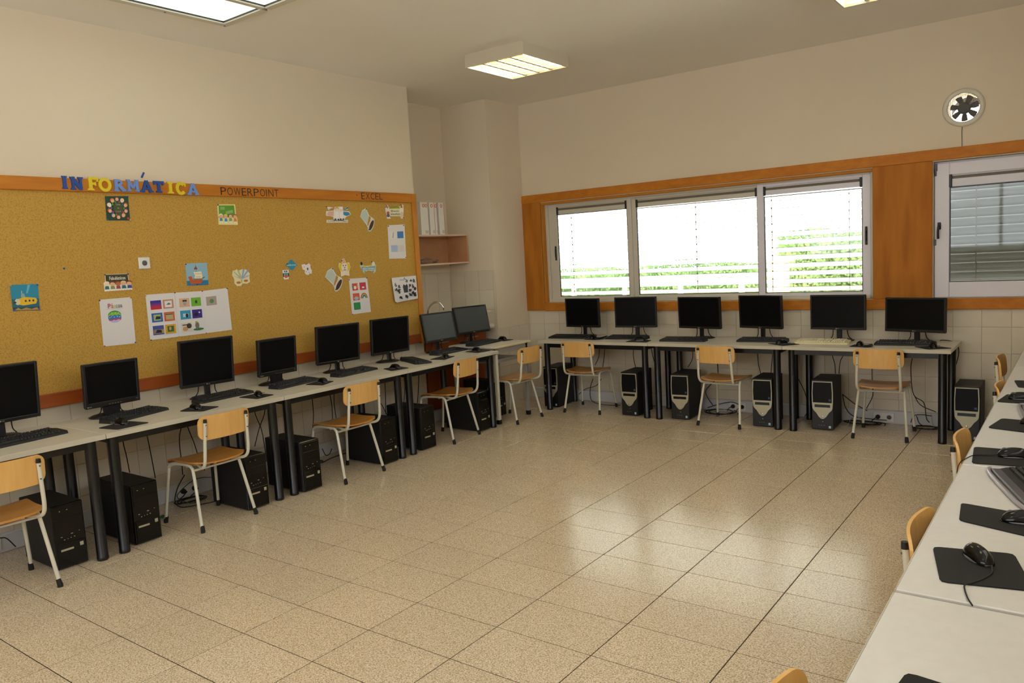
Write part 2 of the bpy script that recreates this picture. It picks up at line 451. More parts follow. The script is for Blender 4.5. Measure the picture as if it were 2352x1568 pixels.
k = MB(); k.box((3.812, 5.755, 1.1), (3.838, 5.775, 2.2), .002); k.build('guide_rail', ALU, w1)
w2 = thing('window_2', 'x', 'window'); del w2['category']; del w2['label']; w2['kind'] = 'structure'
k = MB(); frame_rect(k, 4.304, 5.6, 1.085, 2.212, .02, .03, .02, .02, 5.762, 5.83); k.build('window_frame', ALUW, w2)
sash(w2, 4.31, 5.58, 4.418, 5.5, 1.222, 1.995, 1.095, 2.2, 5.74, 5.79, ALUW, 4.345, 0, vent=(2.003, 2.098), lever=True)
k = MB(); k.box((4.303, 5.735, 2.14), (4.33, 5.745, 2.2), .003); k.cyl((4.317, 5.73, 2.10), (4.317, 5.73, 2.16), .008); k.box((4.303, 5.733, 1.53), (4.323, 5.741, 1.58), .003); k.build('hinge', GREYP, w2)

SLATE_ = mat('slat_bead_shade', '#4c4e4c', .5)  # edge bead coloured dark to draw the shade line under each slat
# louvre blinds outside the glass
def blind(label, x0, x1, tilt, m, z0, z1, cords, pitch=.0742, wdt=.082):
    t = thing('louvre_blind', label, 'blind', ((x0+x1)/2, 5.875, z0))
    L_ = (x1-x0)/2
    def prof(u):   # curved slat section
        a = (u-.5); return (a*wdt, .012*(1-(2*a)**2))
    k = MB(RX(tilt)); nv = 6; vs = []; fs = []
    for xx in (-L_, L_):
        for j in range(nv+1): y, z = prof(j/nv); vs.append((xx, y, z))
        for j in range(nv, -1, -1): y, z = prof(j/nv); vs.append((xx, y, z-.0012))
    n = 2*(nv+1)
    for j in range(n): fs.append((j, (j+1) % n, n+(j+1) % n, n+j)[::-1])
    k.add(vs, fs, True); 
    nf = len(k.f)
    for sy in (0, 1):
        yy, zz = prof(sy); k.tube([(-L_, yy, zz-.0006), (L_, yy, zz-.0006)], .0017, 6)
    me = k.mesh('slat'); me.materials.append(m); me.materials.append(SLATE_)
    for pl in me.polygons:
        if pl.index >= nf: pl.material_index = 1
    z = .0
    while z0+z < z1:
        put('slat', me, t, (0, 0, z)); z += pitch
    k = MB(); k.box((-L_, -.02, -.055), (L_, .02, -.035), .003); k.build('bottom_rail', m, t)
    for c in cords:
        k = MB(); k.cyl((c-(x0+x1)/2, -.045, -.05), (c-(x0+x1)/2, -.045, z1-z0), .0022, 6)
        zz = .02
        while zz < z1-z0:
            k.box((c-(x0+x1)/2-.005, -.049, zz), (c-(x0+x1)/2+.005, -.041, zz+.014)); zz += pitch
        k.build('cord', CORD, t)
    return t
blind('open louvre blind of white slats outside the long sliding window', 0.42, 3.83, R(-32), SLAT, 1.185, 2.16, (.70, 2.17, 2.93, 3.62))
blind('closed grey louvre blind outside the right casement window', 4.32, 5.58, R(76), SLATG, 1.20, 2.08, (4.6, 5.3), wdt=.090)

# ------------------------------------------------------------------ fan
t = thing('extractor_fan', 'round extractor fan set high in the window wall', 'fan', (FX, YB, FZ))
k = MB(RX(PI/2)); k.lathe([(.148, 0), (.150, .010), (.140, .022), (.118, .024), (.112, .012), (.112, -.02), (.120, -.02), (.120, -.001)], 40, cap=False); k.build('rim', CFRAME, t)
k = MB(RX(PI/2)); k.lathe([(.0, -.05), (.045, -.05), (.048, -.03), (.04, -.012), (.03, -.01), (.0, -.014)], 28); k.build('hub', GREYP, t)
for i in range(7):
    k = MB(RX(PI/2) @ RZ(2*PI*i/7+.25) @ T(0, 0, -.045) @ Matrix.Rotation(R(24), 4, 'X'))
    k.prism([(.04, -.014), (.07, -.024), (.098, -.026), (.103, .0), (.098, .024), (.07, .02), (.04, .013)], -.001, .001); k.build('blade', GREYP, t)
k = MB(RX(PI/2))
for i in range(-9, 10):
    w_ = math.sqrt(max(.0001, .112**2-(i*.0115)**2)); k.box((i*.0115-.0007, -w_, -.001), (i*.0115+.0007, w_, .0007)); k.box((-w_, i*.0115-.0007, -.001), (w_, i*.0115+.0007, .0007))
k.build('grille', CORD, t)
k = MB(); k.grid(lambda u, v: (.125*math.cos(PI*u), .30+.10*math.sin(v*PI/2), .125*math.sin(PI*u)*math.cos(v*PI/2*.6)), 12, 5); k.build('weather_hood', mat('hood_brown', '#2c211b', .7), t)
k = MB(); k.tube([(FX-.01, YB-.005, FZ-.15), (FX-.012, YB-.005, 2.42), (FX-.010, YB-.005, 2.314)], .0028, 6)
tag(k.build('fan_cord', CORD), 'thin cord running down the wall from the extractor fan', 'cord')

# ------------------------------------------------------------------ ceiling lights and glowing skylight
TUBEW = mat('warm_tube', '#fff0d2', emit=TUBE); TUBEC = mat('cool_tube', '#dcfff0', emit=TUBE)
REFL = mat('reflector', '#d8d2b8', .25, metal=.7)
def lamp():
    W, D, H = .665, .60, .10
    t = thing('ceiling_light', '', 'ceiling light')
    k = MB()
    k.box((-W/2, -D/2, -H), (-W/2+.012, D/2, 0)); k.box((W/2-.012, -D/2, -H), (W/2, D/2, 0))
    k.box((-W/2+.012, -D/2, -H), (W/2-.012, -D/2+.012, 0)); k.box((-W/2+.012, D/2-.012, -H), (W/2-.012, D/2, 0))
    k.box((-W/2+.012, -D/2+.012, -.012), (W/2-.012, D/2-.012, 0)); k.build('housing', mat('lamp_housing', '#cfc6b0', .5), t)
    s4 = (D-.05)/4
    for i in range(4):
        yc = -D/2+.025+s4*(i+.5)
        k = MB(); k.cyl((-W/2+.03, yc, -.045), (W/2-.03, yc, -.045), .013, 12); k.build('tube', TUBEC if i == 0 else TUBEW, t)
        if i < 3:
            k = MB(); k.prism([(yc+s4/2-.012, -.094), (yc+s4/2, -.03), (yc+s4/2+.012, -.094)], -W/2+.014, W/2-.014, M=Matrix(((0, 0, 1, 0), (1, 0, 0, 0), (0, 1, 0, 0), (0, 0, 0, 1)))); k.build('reflector', REFL, t)
        k = MB()
        for q in range(8):
            xq = -W/2+.045+(W-.09)*q/7; k.prism([(xq-.004, -.095), (xq, -.060), (xq+.004, -.095)], yc-s4/2+.013, yc+s4/2-.013, M=Matrix(((1, 0, 0, 0), (0, 0, 1, 0), (0, 1, 0, 0), (0, 0, 0, 1))))
        lv = k.build('louvre', REFL, t); lv['kind'] = 'stuff'
    return t
LMP = lamp()
for x, y, lb in ((1.435, 3.915, 'square louvred ceiling light glowing near the alcove corner'), (4.24, 4.0, 'louvred ceiling light cut by the top right of the photo'),
                 (4.24, 1.25, 'louvred ceiling light above the right desk row'), (1.4, -1.5, 'louvred ceiling light at the rear left of the room'), (4.24, -1.5, 'louvred ceiling light behind the photographer')):
    place(LMP, (x, y, HC), -PI/2, lb, 'louvred ceiling lights')
PAN = mat('glowing_skylight_pane', '#f4ffe9', .6, emit=PANEL)  # emissive skylight glass, glowing in place of daylight from above
t = thing('framed_skylight', 'flat skylight with two glowing white panes in a metal frame', 'ceiling light', (.605, 1.69, HC))
k = MB(); k.box((0, -1.3, -.03), (.05, 0, 0), .002); k.box((.46, -1.3, -.03), (.50, -.05, 0), .002); k.box((.91, -1.3, -.03), (.96, 0, 0), .002)
k.box((.05, -.05, -.03), (.46, 0, 0), .002); k.box((.5, -.05, -.03), (.91, 0, 0), .002); k.box((.05, -1.3, -.03), (.91, -1.25, 0), .002); k.build('frame', ALU, t)
for x0, x1 in ((.05, .46), (.50, .91)):
    k = MB(); frame_rect2 = k.box((x0, -1.25, -.02), (x0+.006, -.05, -.004)); k.box((x1-.006, -1.25, -.02), (x1, -.05, -.004)); k.box((x0, -.056, -.02), (x1, -.05, -.004)); k.build('seal', BLACK, t)
    k = MB(); k.box((x0+.006, -1.25, -.012), (x1-.006, -.056, -.006)); k.build('pane', PAN, t)
k = MB()
for x in (.02, .48, .93): k.cyl((x, -.025, -.032), (x, -.025, -.029), .006, 8)
k.cyl((.02, -.45, -.032), (.02, -.45, -.029), .006, 8); k.build('screw', BLACK, t)

# ------------------------------------------------------------------ desks
ZD = .743
def desk(L_, D_, top, inset=.035, legr=.031, front=.035):
    t = thing('computer_desk', '', 'desk')
    k = MB(); k.box((.002, 0, ZD-.028), (L_-.002, D_, ZD), .003); k.build('desk_top', top, t)
    k = MB(); k.box((.002, -.0015, ZD-.0275), (L_-.002, .0005, ZD-.001)); k.build('edge_band', EDGE, t)
    k = MB(); k.box((inset+.03, front+.012, ZD-.074), (L_-inset-.03, front+.04, ZD-.028)); k.box((inset+.03, D_-.07, ZD-.074), (L_-inset-.03, D_-.042, ZD-.028))
    k.box((inset+.018, front+.05, ZD-.074), (inset+.046, D_-.08, ZD-.028)); k.box((L_-inset-.046, front+.05, ZD-.074), (L_-inset-.018, D_-.08, ZD-.028)); k.build('apron', STEELB, t)
    for x in (inset+.03, L_-inset-.03):
        for y in (front+.03, D_-.055):
            k = MB(); k.lathe([(legr*.97, 0), (legr*1.04, .003), (legr*1.04, .02), (legr, .022), (legr, ZD-.03)], 18, T(x, y, 0)); k.build('leg', STEELB, t)
    return t
DL = desk(1.247, .73, LAMIN); DL.name = 'computer_desk'
lab = ['first desk of the cork board row, cut by the left edge', 'black-legged desk under the cork board holding the second and third monitors',
       'black-legged desk under the cork board with two monitors in front of its right half', 'last black-legged desk of the cork board row, beside the sink cabinet']
for i, y in enumerate((-.745, .502, 1.749, 2.996)):
    place(DL, (.80, y, 0), PI/2, lab[i], 'desks along the cork board')
DB = desk(1.27, .62, LAMIN)
for i, x in enumerate((.714, 1.984, 3.254)):
    place(DB, (x, 5.04, 0), 0, ['left desk of the row under the windows', 'middle desk of the row under the windows', 'right desk of the row under the windows'][i], 'desks under the windows')
DR = desk(1.285, .72, LAMINR)
for i, y in enumerate((.445, 1.745, 3.03, 4.315, 5.60)):
    place(DR, (4.975, y, 0), -PI/2, ['nearest white desk, filling the bottom right corner', 'second white desk from the camera in the right row', 'third white desk from the camera in the right row',
        'fourth white desk from the camera in the right row', 'farthest white desk of the right row, against the window wall'][i], 'white desks of the right row')
# pale steel desk in the corner
t = thing('steel_desk', 'pale grey steel desk with thin top in the corner by the sink', 'desk', (.745, 4.262, 0), PI/2)
k = MB(); k.box((0, 0, .752), (.60, .60, .772), .004); k.build('desk_top', LAMIN, t)
k = MB(); k.box((-.001, -.003, .753), (.601, .002, .771), .002); k.build('edge_band', CREAM, t)
k = MB(); k.box((.03, .02, .69), (.57, .035, .752)); k.box((.03, .56, .69), (.57, .575, .752)); k.box((.03, .035, .69), (.045, .56, .752)); k.box((.555, .035, .69), (.57, .56, .752)); k.build('apron', GREYS, t)
k = MB(); k.box((.04, .06, .60), (.56, .50, .615)); k.box((.04, .06, .615), (.56, .07, .635)); k.build('under_shelf', GREYS, t)
for x in (.03, .53):
    for y in (.02, .54):
        k = MB(); k.box((x, y, .04), (x+.035, y+.035, .752), .003); q = k.build('leg', CFRAME if x < .1 else GREYS, t)
        k = MB(); k.box((x-.003, y-.003, 0), (x+.038, y+.038, .045), .004); k.build('foot', BLACK, q)

# ------------------------------------------------------------------ chairs
def rsheet(mb, W, V0, V1, r0_, r1_, fn, th, nu=14):
    """rounded sheet: u across -W..W, v from V0 to V1 with corner radii r0_, r1_; fn(u, v, side) -> xyz"""
    vs_ = []
    for a in range(7): vs_.append((V0+r0_*(1-math.cos(a/6*PI/2)), r0_*(1-math.sin(a/6*PI/2))))
    nm = 7
    for a in range(1, nm): vs_.append((V0+r0_+(V1-V0-r0_-r1_)*a/nm, 0))
    for a in range(7): vs_.append((V1-r1_*math.cos(PI/2-a/6*PI/2)+0 if False else V1-r1_+r1_*math.sin(a/6*PI/2), r1_*(1-math.cos(a/6*PI/2))))
    top = []; bot = []
    for v, cut in vs_:
        w = W-cut
        for i in range(nu+1):
            u = -w+2*w*i/nu; top.append(fn(u, v, 0)); bot.append(fn(u, v, th))
    n = nu+1; m = len(vs_); fs = []
    for j in range(m-1):
        for i in range(nu): a = j*n+i; fs.append((a, a+1, a+n+1, a+n))
    mb.add(top, fs, True); mb.add(bot, [f[::-1] for f in fs], True)
    rim = [i for i in range(n)]+[j*n+nu for j in range(1, m)]+[(m-1)*n+i for i in range(nu-1, -1, -1)]+[j*n for j in range(m-2, 0, -1)]
    q = len(rim); vs = [top[i] for i in rim]+[bot[i] for i in rim]
    mb.add(vs, [(i, q+i, q+(i+1) % q, (i+1) % q) for i in range(q)], False)
def chair():
    t = thing('school_chair', '', 'chair')
    def sf(u, v, d):
        z = .432+.020*(u/.19)**2*(1 if v < .28 else max(0, 1-(v-.28)/.12)) - .010*math.sin(max(0, min(1, (v-.02)/.30))*PI)
        if v > .31: z -= .35*(v-.31)**1.0*((v-.31)/.09)
        return (u, v, z-d)
    k = MB(); rsheet(k, .185, -.005, .385, .075, .045, sf, .011); k.build('seat', SEATW, t)
    def bf(u, v, d):
        y = -.052-.10*(v-.60)+.032*(u/.185)**2
        return (u, y+d, v)
    k = MB(); rsheet(k, .185, .590, .748, .05, .045, bf, -.010); k.build('backrest', CHAIRW, t)
    for s in (-1, 1):
        k = MB(); k.tube(smooth([(s*.200, 0, .0), (s*.198, .012, .05), (s*.172, .085, .355), (s*.168, .105, .398), (s*.165, .14, .412), (s*.165, .24, .412), (s*.165, .33, .405), (s*.167, .365, .385), (s*.172, .375, .34), (s*.197, .418, .05), (s*.198, .425, 0)], 4), .0105, 10)
        k.build('leg', CFRAME, t)
        for yy, xx in ((0, .2), (.425, .198)):
            k = MB(); k.tube([(s*xx, yy, 0), (s*xx, yy, .012), (s*(xx-.004), yy+(.010 if yy == 0 else -.008), .042)], [.014, .0145, .0125], 12); k.build('foot_cap', RUBBER, t)
        k = MB(); k.tube(smooth([(s*.150, -.060, .710), (s*.152, -.056, .66), (s*.157, -.046, .56), (s*.160, -.038, .475), (s*.158, -.022, .430), (s*.150, .015, .408), (s*.120, .09, .404), (s*.090, .17, .404)], 4), .0105, 10); k.build('back_tube', CFRAME, t)
        k = MB(); k.tube([(s*.150, -.0605, .706), (s*.150, -.062, .727)], [.0125, .0105], 10); k.build('tube_cap', BLACK, t)
        for zz in (.62, .69):
            k = MB(); k.cyl((s*.151, -.072+.1*(.69-zz)*.6, zz), (s*.151, -.060+.1*(.69-zz)*.6, zz), .004, 8); k.build('rivet', GREYP, t)
    k = MB(); k.tube([(-.165, .17, .404), (.165, .17, .404)], .009, 8); k.tube([(-.167, .34, .395), (.167, .34, .395)], .009, 8); k.tube([(-.17, .09, .385), (.17, .09, .385)], .008, 8); k.build('crossbar', CFRAME, t)
    return t
CH = chair()
def put_chair(rl, rr, lb, grp):
    cx, cy = (rl[0]+rr[0])/2, (rl[1]+rr[1])/2
    a = math.atan2(rr[1]-rl[1], rr[0]-rl[0])
    return place(CH, (cx, cy, 0), a, lb, grp)
g1, g2, g3 = 'school chairs at the cork board desks', 'school chairs at the window desks', 'school chairs at the right desks'
put_chair((.905, -.285), (.930, .118), 'wooden school chair cut off by the left edge of the photo', g1)
put_chair((.866, 1.003), (.856, 1.40), 'wooden school chair under the second desk, in front of the third monitor', g1)
put_chair((.890, 2.18), (.887, 2.556), 'wooden school chair at the third desk, before the fifth monitor', g1)
put_chair((.835, 3.486), (.800, 3.88), 'wooden school chair before the grey-lit screens beside the sink cabinet', g1)
put_chair((.892, 4.38), (.908, 4.755), 'wooden school chair at the pale steel corner desk', g1)
put_chair((1.013, 5.030), (1.406, 5.064), 'wooden school chair at the left desk under the windows', g2)
put_chair((2.485, 4.994), (2.894, 4.974), 'wooden school chair at the middle desk under the windows', g2)
put_chair((3.825, 5.024), (4.217, 5.036), 'wooden school chair at the right desk under the windows', g2)
def rchair(x, yl, lb, dy=-.36, tilt=0): put_chair((x, yl), (x, yl+dy), lb, g3)
put_chair((4.965, 2.42), (4.965, 2.03), 'school chair tucked under the right row, beside the third mouse pad', g3)
put_chair((5.00, 1.20), (4.99, .80), 'school chair tucked under the second white desk, white tube end facing the floor', g3)
put_chair((4.925, .0), (4.925, -.40), 'school chair whose rounded top just shows at the bottom edge', g3)
put_chair((5.005, 3.80), (5.00, 3.40), 'school chair tucked under the fourth white desk, nearer of the far two', g3)
put_chair((4.915, 4.97), (4.91, 4.57), 'school chair at the far end of the right row near the last tower', g3)

# ------------------------------------------------------------------ computers
def monitor(w, h, bz, style, logo):
    """origin on the desk, panel centre above it; style 'oval' or 'foot'"""
    t = thing('monitor', '', 'monitor')
    return t
def make_monitor(lb, x, y, z0, zc, yaw, tilt, w, h, style, logo, grp, scr=None, dark=BLACK):
    t = thing('monitor', lb, 'monitor', (x, y, z0), R(yaw), grp)
    M = T(0, 0, zc-z0) @ RX(-R(tilt))
    side, bot = (.018, .034) if style == 'wide_foot' else (.015, .022)
    if style == 'slim': side, bot = .016, .024
    k = MB(M)
    k.box((-w/2, -.006, -h/2), (-w/2+side, .016, h/2), .003); k.box((w/2-side, -.006, -h/2), (w/2, .016, h/2), .003)
    k.box((-w/2+side, -.006, h/2-side), (w/2-side, .016, h/2), .003); k.box((-w/2+side, -.006, -h/2), (w/2-side, .016, -h/2+bot), .003); k.build('bezel', dark, t)
    k = MB(M); k.box((-w/2+side, -.002, -h/2+bot), (w/2-side, .004, h/2-side)); k.build('screen', scr or SCREEN, t)
    k = MB(M); k.box((-w/2+.002, .016, -h/2+.002), (w/2-.002, .030, h/2-.002), .004); k.box((-w/2+.05, .030, -h/2+.04), (w/2-.05, .052, h/2-.04), .015); k.build('back_shell', BLACKM, t)
    zb = zc-z0-h/2
    if style == 'wide_foot':
        k = MB(); k.prism([(-.045, 0), (.045, 0), (.06, zb+.06), (-.06, zb+.06)], .03, .055, M=Matrix(((1, 0, 0, 0), (0, 0, 1, 0), (0, 1, 0, 0), (0, 0, 0, 1)))); k.build('neck', dark, t)
        k = MB(Matrix.Diagonal((1.25, 1, 1, 1))); k.lathe([(.0, 0), (.105, 0), (.108, .004), (.09, .013), (.03, .020), (.0, .020)], 32, T(0, .065, 0)); k.build('base', dark, t)
    else:
        k = MB(); k.box((-.022, .034, .010), (.022, .054, zb+.09), .005); k.build('neck', dark, t)
        k = MB(Matrix.Diagonal((1.18, 1, 1, 1))); k.lathe([(.0, 0), (.095, 0), (.098, .004), (.085, .011), (.03, .016), (.0, .016)], 32, T(0, .07, 0)); k.build('base', dark, t)
    k = MB(M)
    if logo == 'q': 
        fit_text(k, 'BenQ', .026, .007, T(-w/2+.010, -.0065, -h/2+.008) @ RX(PI/2)); k.build('logo', WHITEP, t)
        k = MB(M)
        for i in range(5): k.box((-.03+i*.018, -.0068, -h/2+.012), (-.022+i*.018, -.006, -h/2+.014))
        fit_text(k, 'FP71G', .016, .004, T(w/2-.03, -.0065, -h/2+.018) @ RX(PI/2)); k.build('buttons', SILVER, t)
    else:
        k.lathe([(0, 0), (.0045, 0), (.0045, .0008), (0, .0008)], 12, T(-.011, -.006, -h/2+.011) @ RX(PI/2)); fit_text(k, 'LG', .014, .008, T(-.003, -.0065, -h/2+.007) @ RX(PI/2)); k.build('logo', SILVER, t)
        k = MB(M); fit_text(k, 'FLATRON', .038, .0045, T(-w/2+.015, -.0065, h/2-.011) @ RX(PI/2)); k.build('model_mark', GREYP, t)
    for s_, xx in ((-1, -.055), (1, .06)):
        k = MB(); k.tube(smooth([(xx, .045, zb+.05), (xx*1.1, .06, zb*.55), (xx*1.5, .075, .015), (xx*1.7, .11, .004)], 4), .0035, 6); k.build('cable', RUBBER, t)
    return t
ga, gb = 'black monitors along the cork board', 'black monitors under the windows'
MON = [
 ('black monitor cut off by the left edge of the photo', .30, .165, 1.005, 90, -6, .42, .34, 'foot', 'l', ga),
 ('small square monitor with wide round foot below the Easter sheet', .272, .822, .962, 90, -4, .355, .288, 'wide_foot', 'q', ga),
 ('large black monitor below the three joined picture sheets', .290, 1.497, 1.006, 82, -6, .395, .34, 'foot', 'l', ga),
 ('small square monitor with wide round foot, right of the joined picture sheets', .272, 2.112, .963, 91, -4, .359, .289, 'wide_foot', 'q', ga),
 ('large black monitor below the two lower top hats, at the third desk', .279, 2.724, .987, 83, -5, .426, .324, 'foot', 'l', ga),
 ('black monitor on a round foot in front of the board end, below the rainbow sheet', .280, 3.335, .986, 83, -3.5, .422, .325, 'foot', 'l', ga),
 ('monitor with pale grey reflecting screen, left one of the leaning pair', .277, 3.999, .995, 85, 11, .416, .284, 'foot', 'l', ga),
 ('monitor with dark grey reflecting screen on the pale steel corner desk', .258, 4.526, 1.016, 78, 12, .428, .283, 'foot', 'l', ga),
 ('leftmost black monitor under the long window', 1.008, 5.466, .998, -6, -1, .445, .310, 'foot', 'l', gb),
 ('second black monitor from the left under the long window', 1.643, 5.468, 1.003, 7, 0, .449, .313, 'foot', 'l', gb),
 ('black monitor behind the middle chair, third from the left under the long window', 2.329, 5.465, .996, -9, -2, .465, .309, 'foot', 'l', gb),
 ('black monitor right of the middle chair under the long window', 2.923, 5.469, 1.002, -14, -2, .445, .308, 'foot', 'l', gb),
 ('wide black monitor standing behind the cream keyboard', 3.601, 5.472, .997, -5, 0, .469, .306, 'foot', 'l', gb),
 ('widest black monitor, rightmost of the window row', 4.205, 5.474, .973, -15, 1.7, .486, .285, 'slim', 'l', gb)]
for i, a in enumerate(MON):
    lb, x, y, zc, yaw, ti, w, h, st, lg, g = a
    make_monitor(lb, x, y, .773 if i == 7 else ZD, zc, yaw, ti, w, h, st, lg, g, SCREEN2 if i in (6, 7) else None)

def tower(kind, w, h, d):
    t = thing('computer_tower', '', 'computer')
    k = MB()
    k.box((-w/2, .012, .008), (w/2, d, h), .003)
    for x in (-w/2+.03, w/2-.03):
        for y in (.05, d-.05): k.cyl((x, y, 0), (x, y, .009), .012, 10)
    k.build('case', BLACKM, t)
    F = Matrix(((1, 0, 0, 0), (0, 0, -1, 0), (0, 1, 0, 0), (0, 0, 0, 1)))   # local XY -> XZ, z toward the viewer
    if kind == 'T':
        k = MB(); k.box((-w/2, 0, .006), (w/2, .013, h+.001), .005); k.build('front_panel', BLACKG, t)
        for z0, z1 in ((h*.80, h*.97), (h*.63, h*.79)):
            k = MB(); k.box((-w/2+.012, -.002, z0), (w/2-.008, .001, z1), .001); k.build('drive_cover', BLACKG, t)
        k = MB(); k.box((-w/2+.012, -.004, .012), (w/2-.006, .001, h*.40), .003); k.build('lower_door', BLACKG, t)
        k = MB(); k.box((w/2-.040, -.0065, h*.30), (w/2-.020, -.003, h*.36), .002); k.build('power_button', SILVER, t)
        k = MB(); k.box((-w/2+.028, -.0055, h*.285), (w/2-.075, -.0035, h*.315)); k.build('badge', SILVER, t)
        k = MB()
        for x, z, a in ((-.045, h*.90, .006), (-.005, h*.905, .006), (-.05, h*.50, .008), (.005, h*.52, .012), (.05, h*.535, .004), (-.035, h*.45, .006), (-.015, h*.455, .003), (.002, h*.46, .004), (.02, h*.465, .006)):
            k.box((x, -.003, z), (x+a, -.001, z+.0035))
        k.build('port', SILVER, t)
        k = MB(); k.box((-w/2-.001, .07, h*.80), (-w/2+.001, .10, h*.90)); 
    else:
        zr = h*.545
        k = MB(); k.box((-w/2, 0, .006), (w/2, .013, h), .004); k.build('front_panel', BLACK, t)
        def ring(p, q): pass
        k = MB(F); xo = w/2-.004
        ox = [(-xo, zr), (-xo-.001, h*.75), (-xo+.004, h-.012), (xo-.004, h-.012), (xo+.001, h*.75), (xo, zr)]
        ix = [(-xo+.008, zr+.003), (-xo+.006, h*.75), (-xo+.011, h-.019), (xo-.011, h-.019), (xo-.006, h*.75), (xo-.008, zr+.003)]
        for i in range(6):
            j = (i+1) % 6; k.prism([ox[i], ox[j], ix[j], ix[i]], .0, .010)
        k.build('silver_frame', SILVER, t)
        k = MB(F); k.prism(ix, 0, .006); k.build('drive_cover', mat('satin_black', '#08080a', .4, spec=.2), t)
        k = MB(F)
        P = [(-xo, zr), (xo, zr), (xo-.004, h*.44), (xo-.012, h*.40), (xo-.035, h*.345), (.030, h*.27), (.012, h*.235), (0, h*.228), (-.012, h*.235), (-.030, h*.27), (-xo+.035, h*.345), (-xo+.012, h*.40), (-xo+.004, h*.44)]
        k.prism(P, 0, .009); k.build('silver_shield', SILVER, t)
        k = MB(F); k.prism([(-xo+.022, h*.46), (xo-.022, h*.46), (xo-.022, h*.515), (-xo+.022, h*.515)], .009, .0105); k.build('floppy_slot', BLACKG, t)
        k = MB(F); k.lathe([(0, 0), (.009, 0), (.009, .003), (.006, .004), (0, .004)], 16, T(0, h*.275, .009)); k.build('power_button', CHROME, t)
        k = MB(F); k.lathe([(0, 0), (.004, 0), (.003, .002), (0, .002)], 10, T(0, h*.17, .0)); k.build('reset_button', CHROME, t)
        k = MB(F); k.prism([(xo-.034, h*.585), (xo-.016, h*.585), (xo-.016, h*.625), (xo-.034, h*.625)], .006, .0067); k.build('blue_badge', pc('#2f4f86'), t)
        k = MB(F); k.prism([(xo-.036, h*.045), (xo-.018, h*.045), (xo-.018, h*.092), (xo-.036, h*.092)], .0, .001); k.build('sticker', pc('#b6d2e6'), t)
        k = MB(F)
        for x in (-.035, -.015, .005): k.prism([(x, h*.09), (x+.011, h*.09), (x+.011, h*.105), (x, h*.105)], 0, .001)
        k.build('port', GREYP, t)
    return t
TW = tower('T', .172, .375, .42); PW = tower('P', .178, .438, .34)
for x, y, lb in ((.69, .292, 'black tower behind the chair at the left edge of the photo'), (.70, .738, 'black tower left of the chair at the second desk, alone between legs'), (.765, 1.494, 'black tower touching the right legs of the chair at the second desk'),
        (.773, 1.957, 'black tower standing right of the third pair of desk legs'), (.765, 2.768, 'black tower behind the legs of the chair at the third desk'), (.735, 3.27, 'black tower left of the chair by the sink cabinet'),
        (.745, 4.046, 'black tower right of the chair by the sink cabinet')):
    q = place(TW, (x, y, 0), PI/2, lb, 'black towers under the cork board desks')
dup(TW, (.50, 4.62, 0), PI/2, 'black tower under the pale steel corner desk', 'black towers under the cork board desks')
for x, y, rz, lb in ((.727, 5.215, 3, 'silver-fronted tower at the corner, behind the first leg of the window desks'), (1.722, 5.127, 2, 'silver-fronted tower left of the first double legs of the window desks'), (2.250, 5.15, 4, 'silver-fronted tower left of the chair at the middle window desk'),
        (3.040, 5.145, 3, 'silver-fronted tower right of the chair at the middle window desk'), (3.535, 5.215, 3, 'silver-fronted tower left of the chair at the right window desk'), (4.607, 5.25, 0, 'silver-fronted tower at the far right end of the window desks')):
    place(PW, (x, y, 0), R(rz), lb, 'silver-fronted towers under the window desks')

def keyboard(L_, D_, body, keys, name_extra=None, rounded=True):
    t = thing('keyboard', '', 'keyboard')
    k = MB()
    out = [(-L_/2+.012, -D_/2), (L_/2-.012, -D_/2), (L_/2, -D_/2+.02), (L_/2-.004, D_/2-.03), (L_/2-.03, D_/2), (-L_/2+.03, D_/2), (-L_/2+.004, D_/2-.03), (-L_/2, -D_/2+.02)]
    n = len(out); hz = lambda y: .014+.012*(y+D_/2)/D_
    vs = [(x, y, 0) for x, y in out]+[(x*.985, y*.96, hz(y)) for x, y in out]
    k.add(vs, [tuple(range(n))[::-1], tuple(range(n, 2*n))]+[(i, (i+1) % n, n+(i+1) % n, n+i) for i in range(n)]); k.build('case', body, t)
    k = MB(); cw = (L_-.05)/22
    for r_ in range(6):
        y0 = -D_/2+.028+r_*.0195+(.008 if r_ == 5 else 0)
        c_ = 0
        while c_ < 22:
            if c_ in (15, 18) and r_ not in ():
                c_ += .3; c_ = round(c_, 2)
            wd = 6 if (r_ == 0 and abs(c_-3) < .1) else 1
            if c_+wd > 22: break
            x0 = -L_/2+.025+c_*cw; x1 = x0+cw*wd-.0022; y1 = y0+.0165; zb = hz(y0); zt = zb+.009
            if not (15 < c_ < 18.4 and r_ in (1, 2) and not (r_ == 1 and 16 < c_ < 17.5)):
                k.add([(x0, y0, zb), (x1, y0, zb), (x1, y1, zb+.001), (x0, y1, zb+.001), (x0+.002, y0+.002, zt), (x1-.002, y0+.002, zt), (x1-.002, y1-.003, zt+.001), (x0+.002, y1-.003, zt+.001)], [(4, 5, 6, 7), (0, 1, 5, 4), (1, 2, 6, 5), (2, 3, 7, 6), (3, 0, 4, 7)])
            c_ = round(c_+wd, 2)
    q = k.build('keys', keys, t); q['kind'] = 'stuff'
    k = MB(); k.tube(smooth([(.06, D_/2-.005, .01), (.08, D_/2+.012, .006), (.12, D_/2+.016, .003)], 4), .0022, 6); k.build('cable', RUBBER, t)
    return t
KEYB = mat('key_black', '#1b1b1e', .5)
KB_ = keyboard(.455, .155, BLACKM, KEYB)
def put_kb(nl, nr, z, lb, proto=KB_, g=None, off=.0775):
    a = math.atan2(nr[1]-nl[1], nr[0]-nl[0]); cx, cy = (nl[0]+nr[0])/2-math.sin(a)*off, (nl[1]+nr[1])/2+math.cos(a)*off
    return place(proto, (cx, cy, z), a, lb, g)
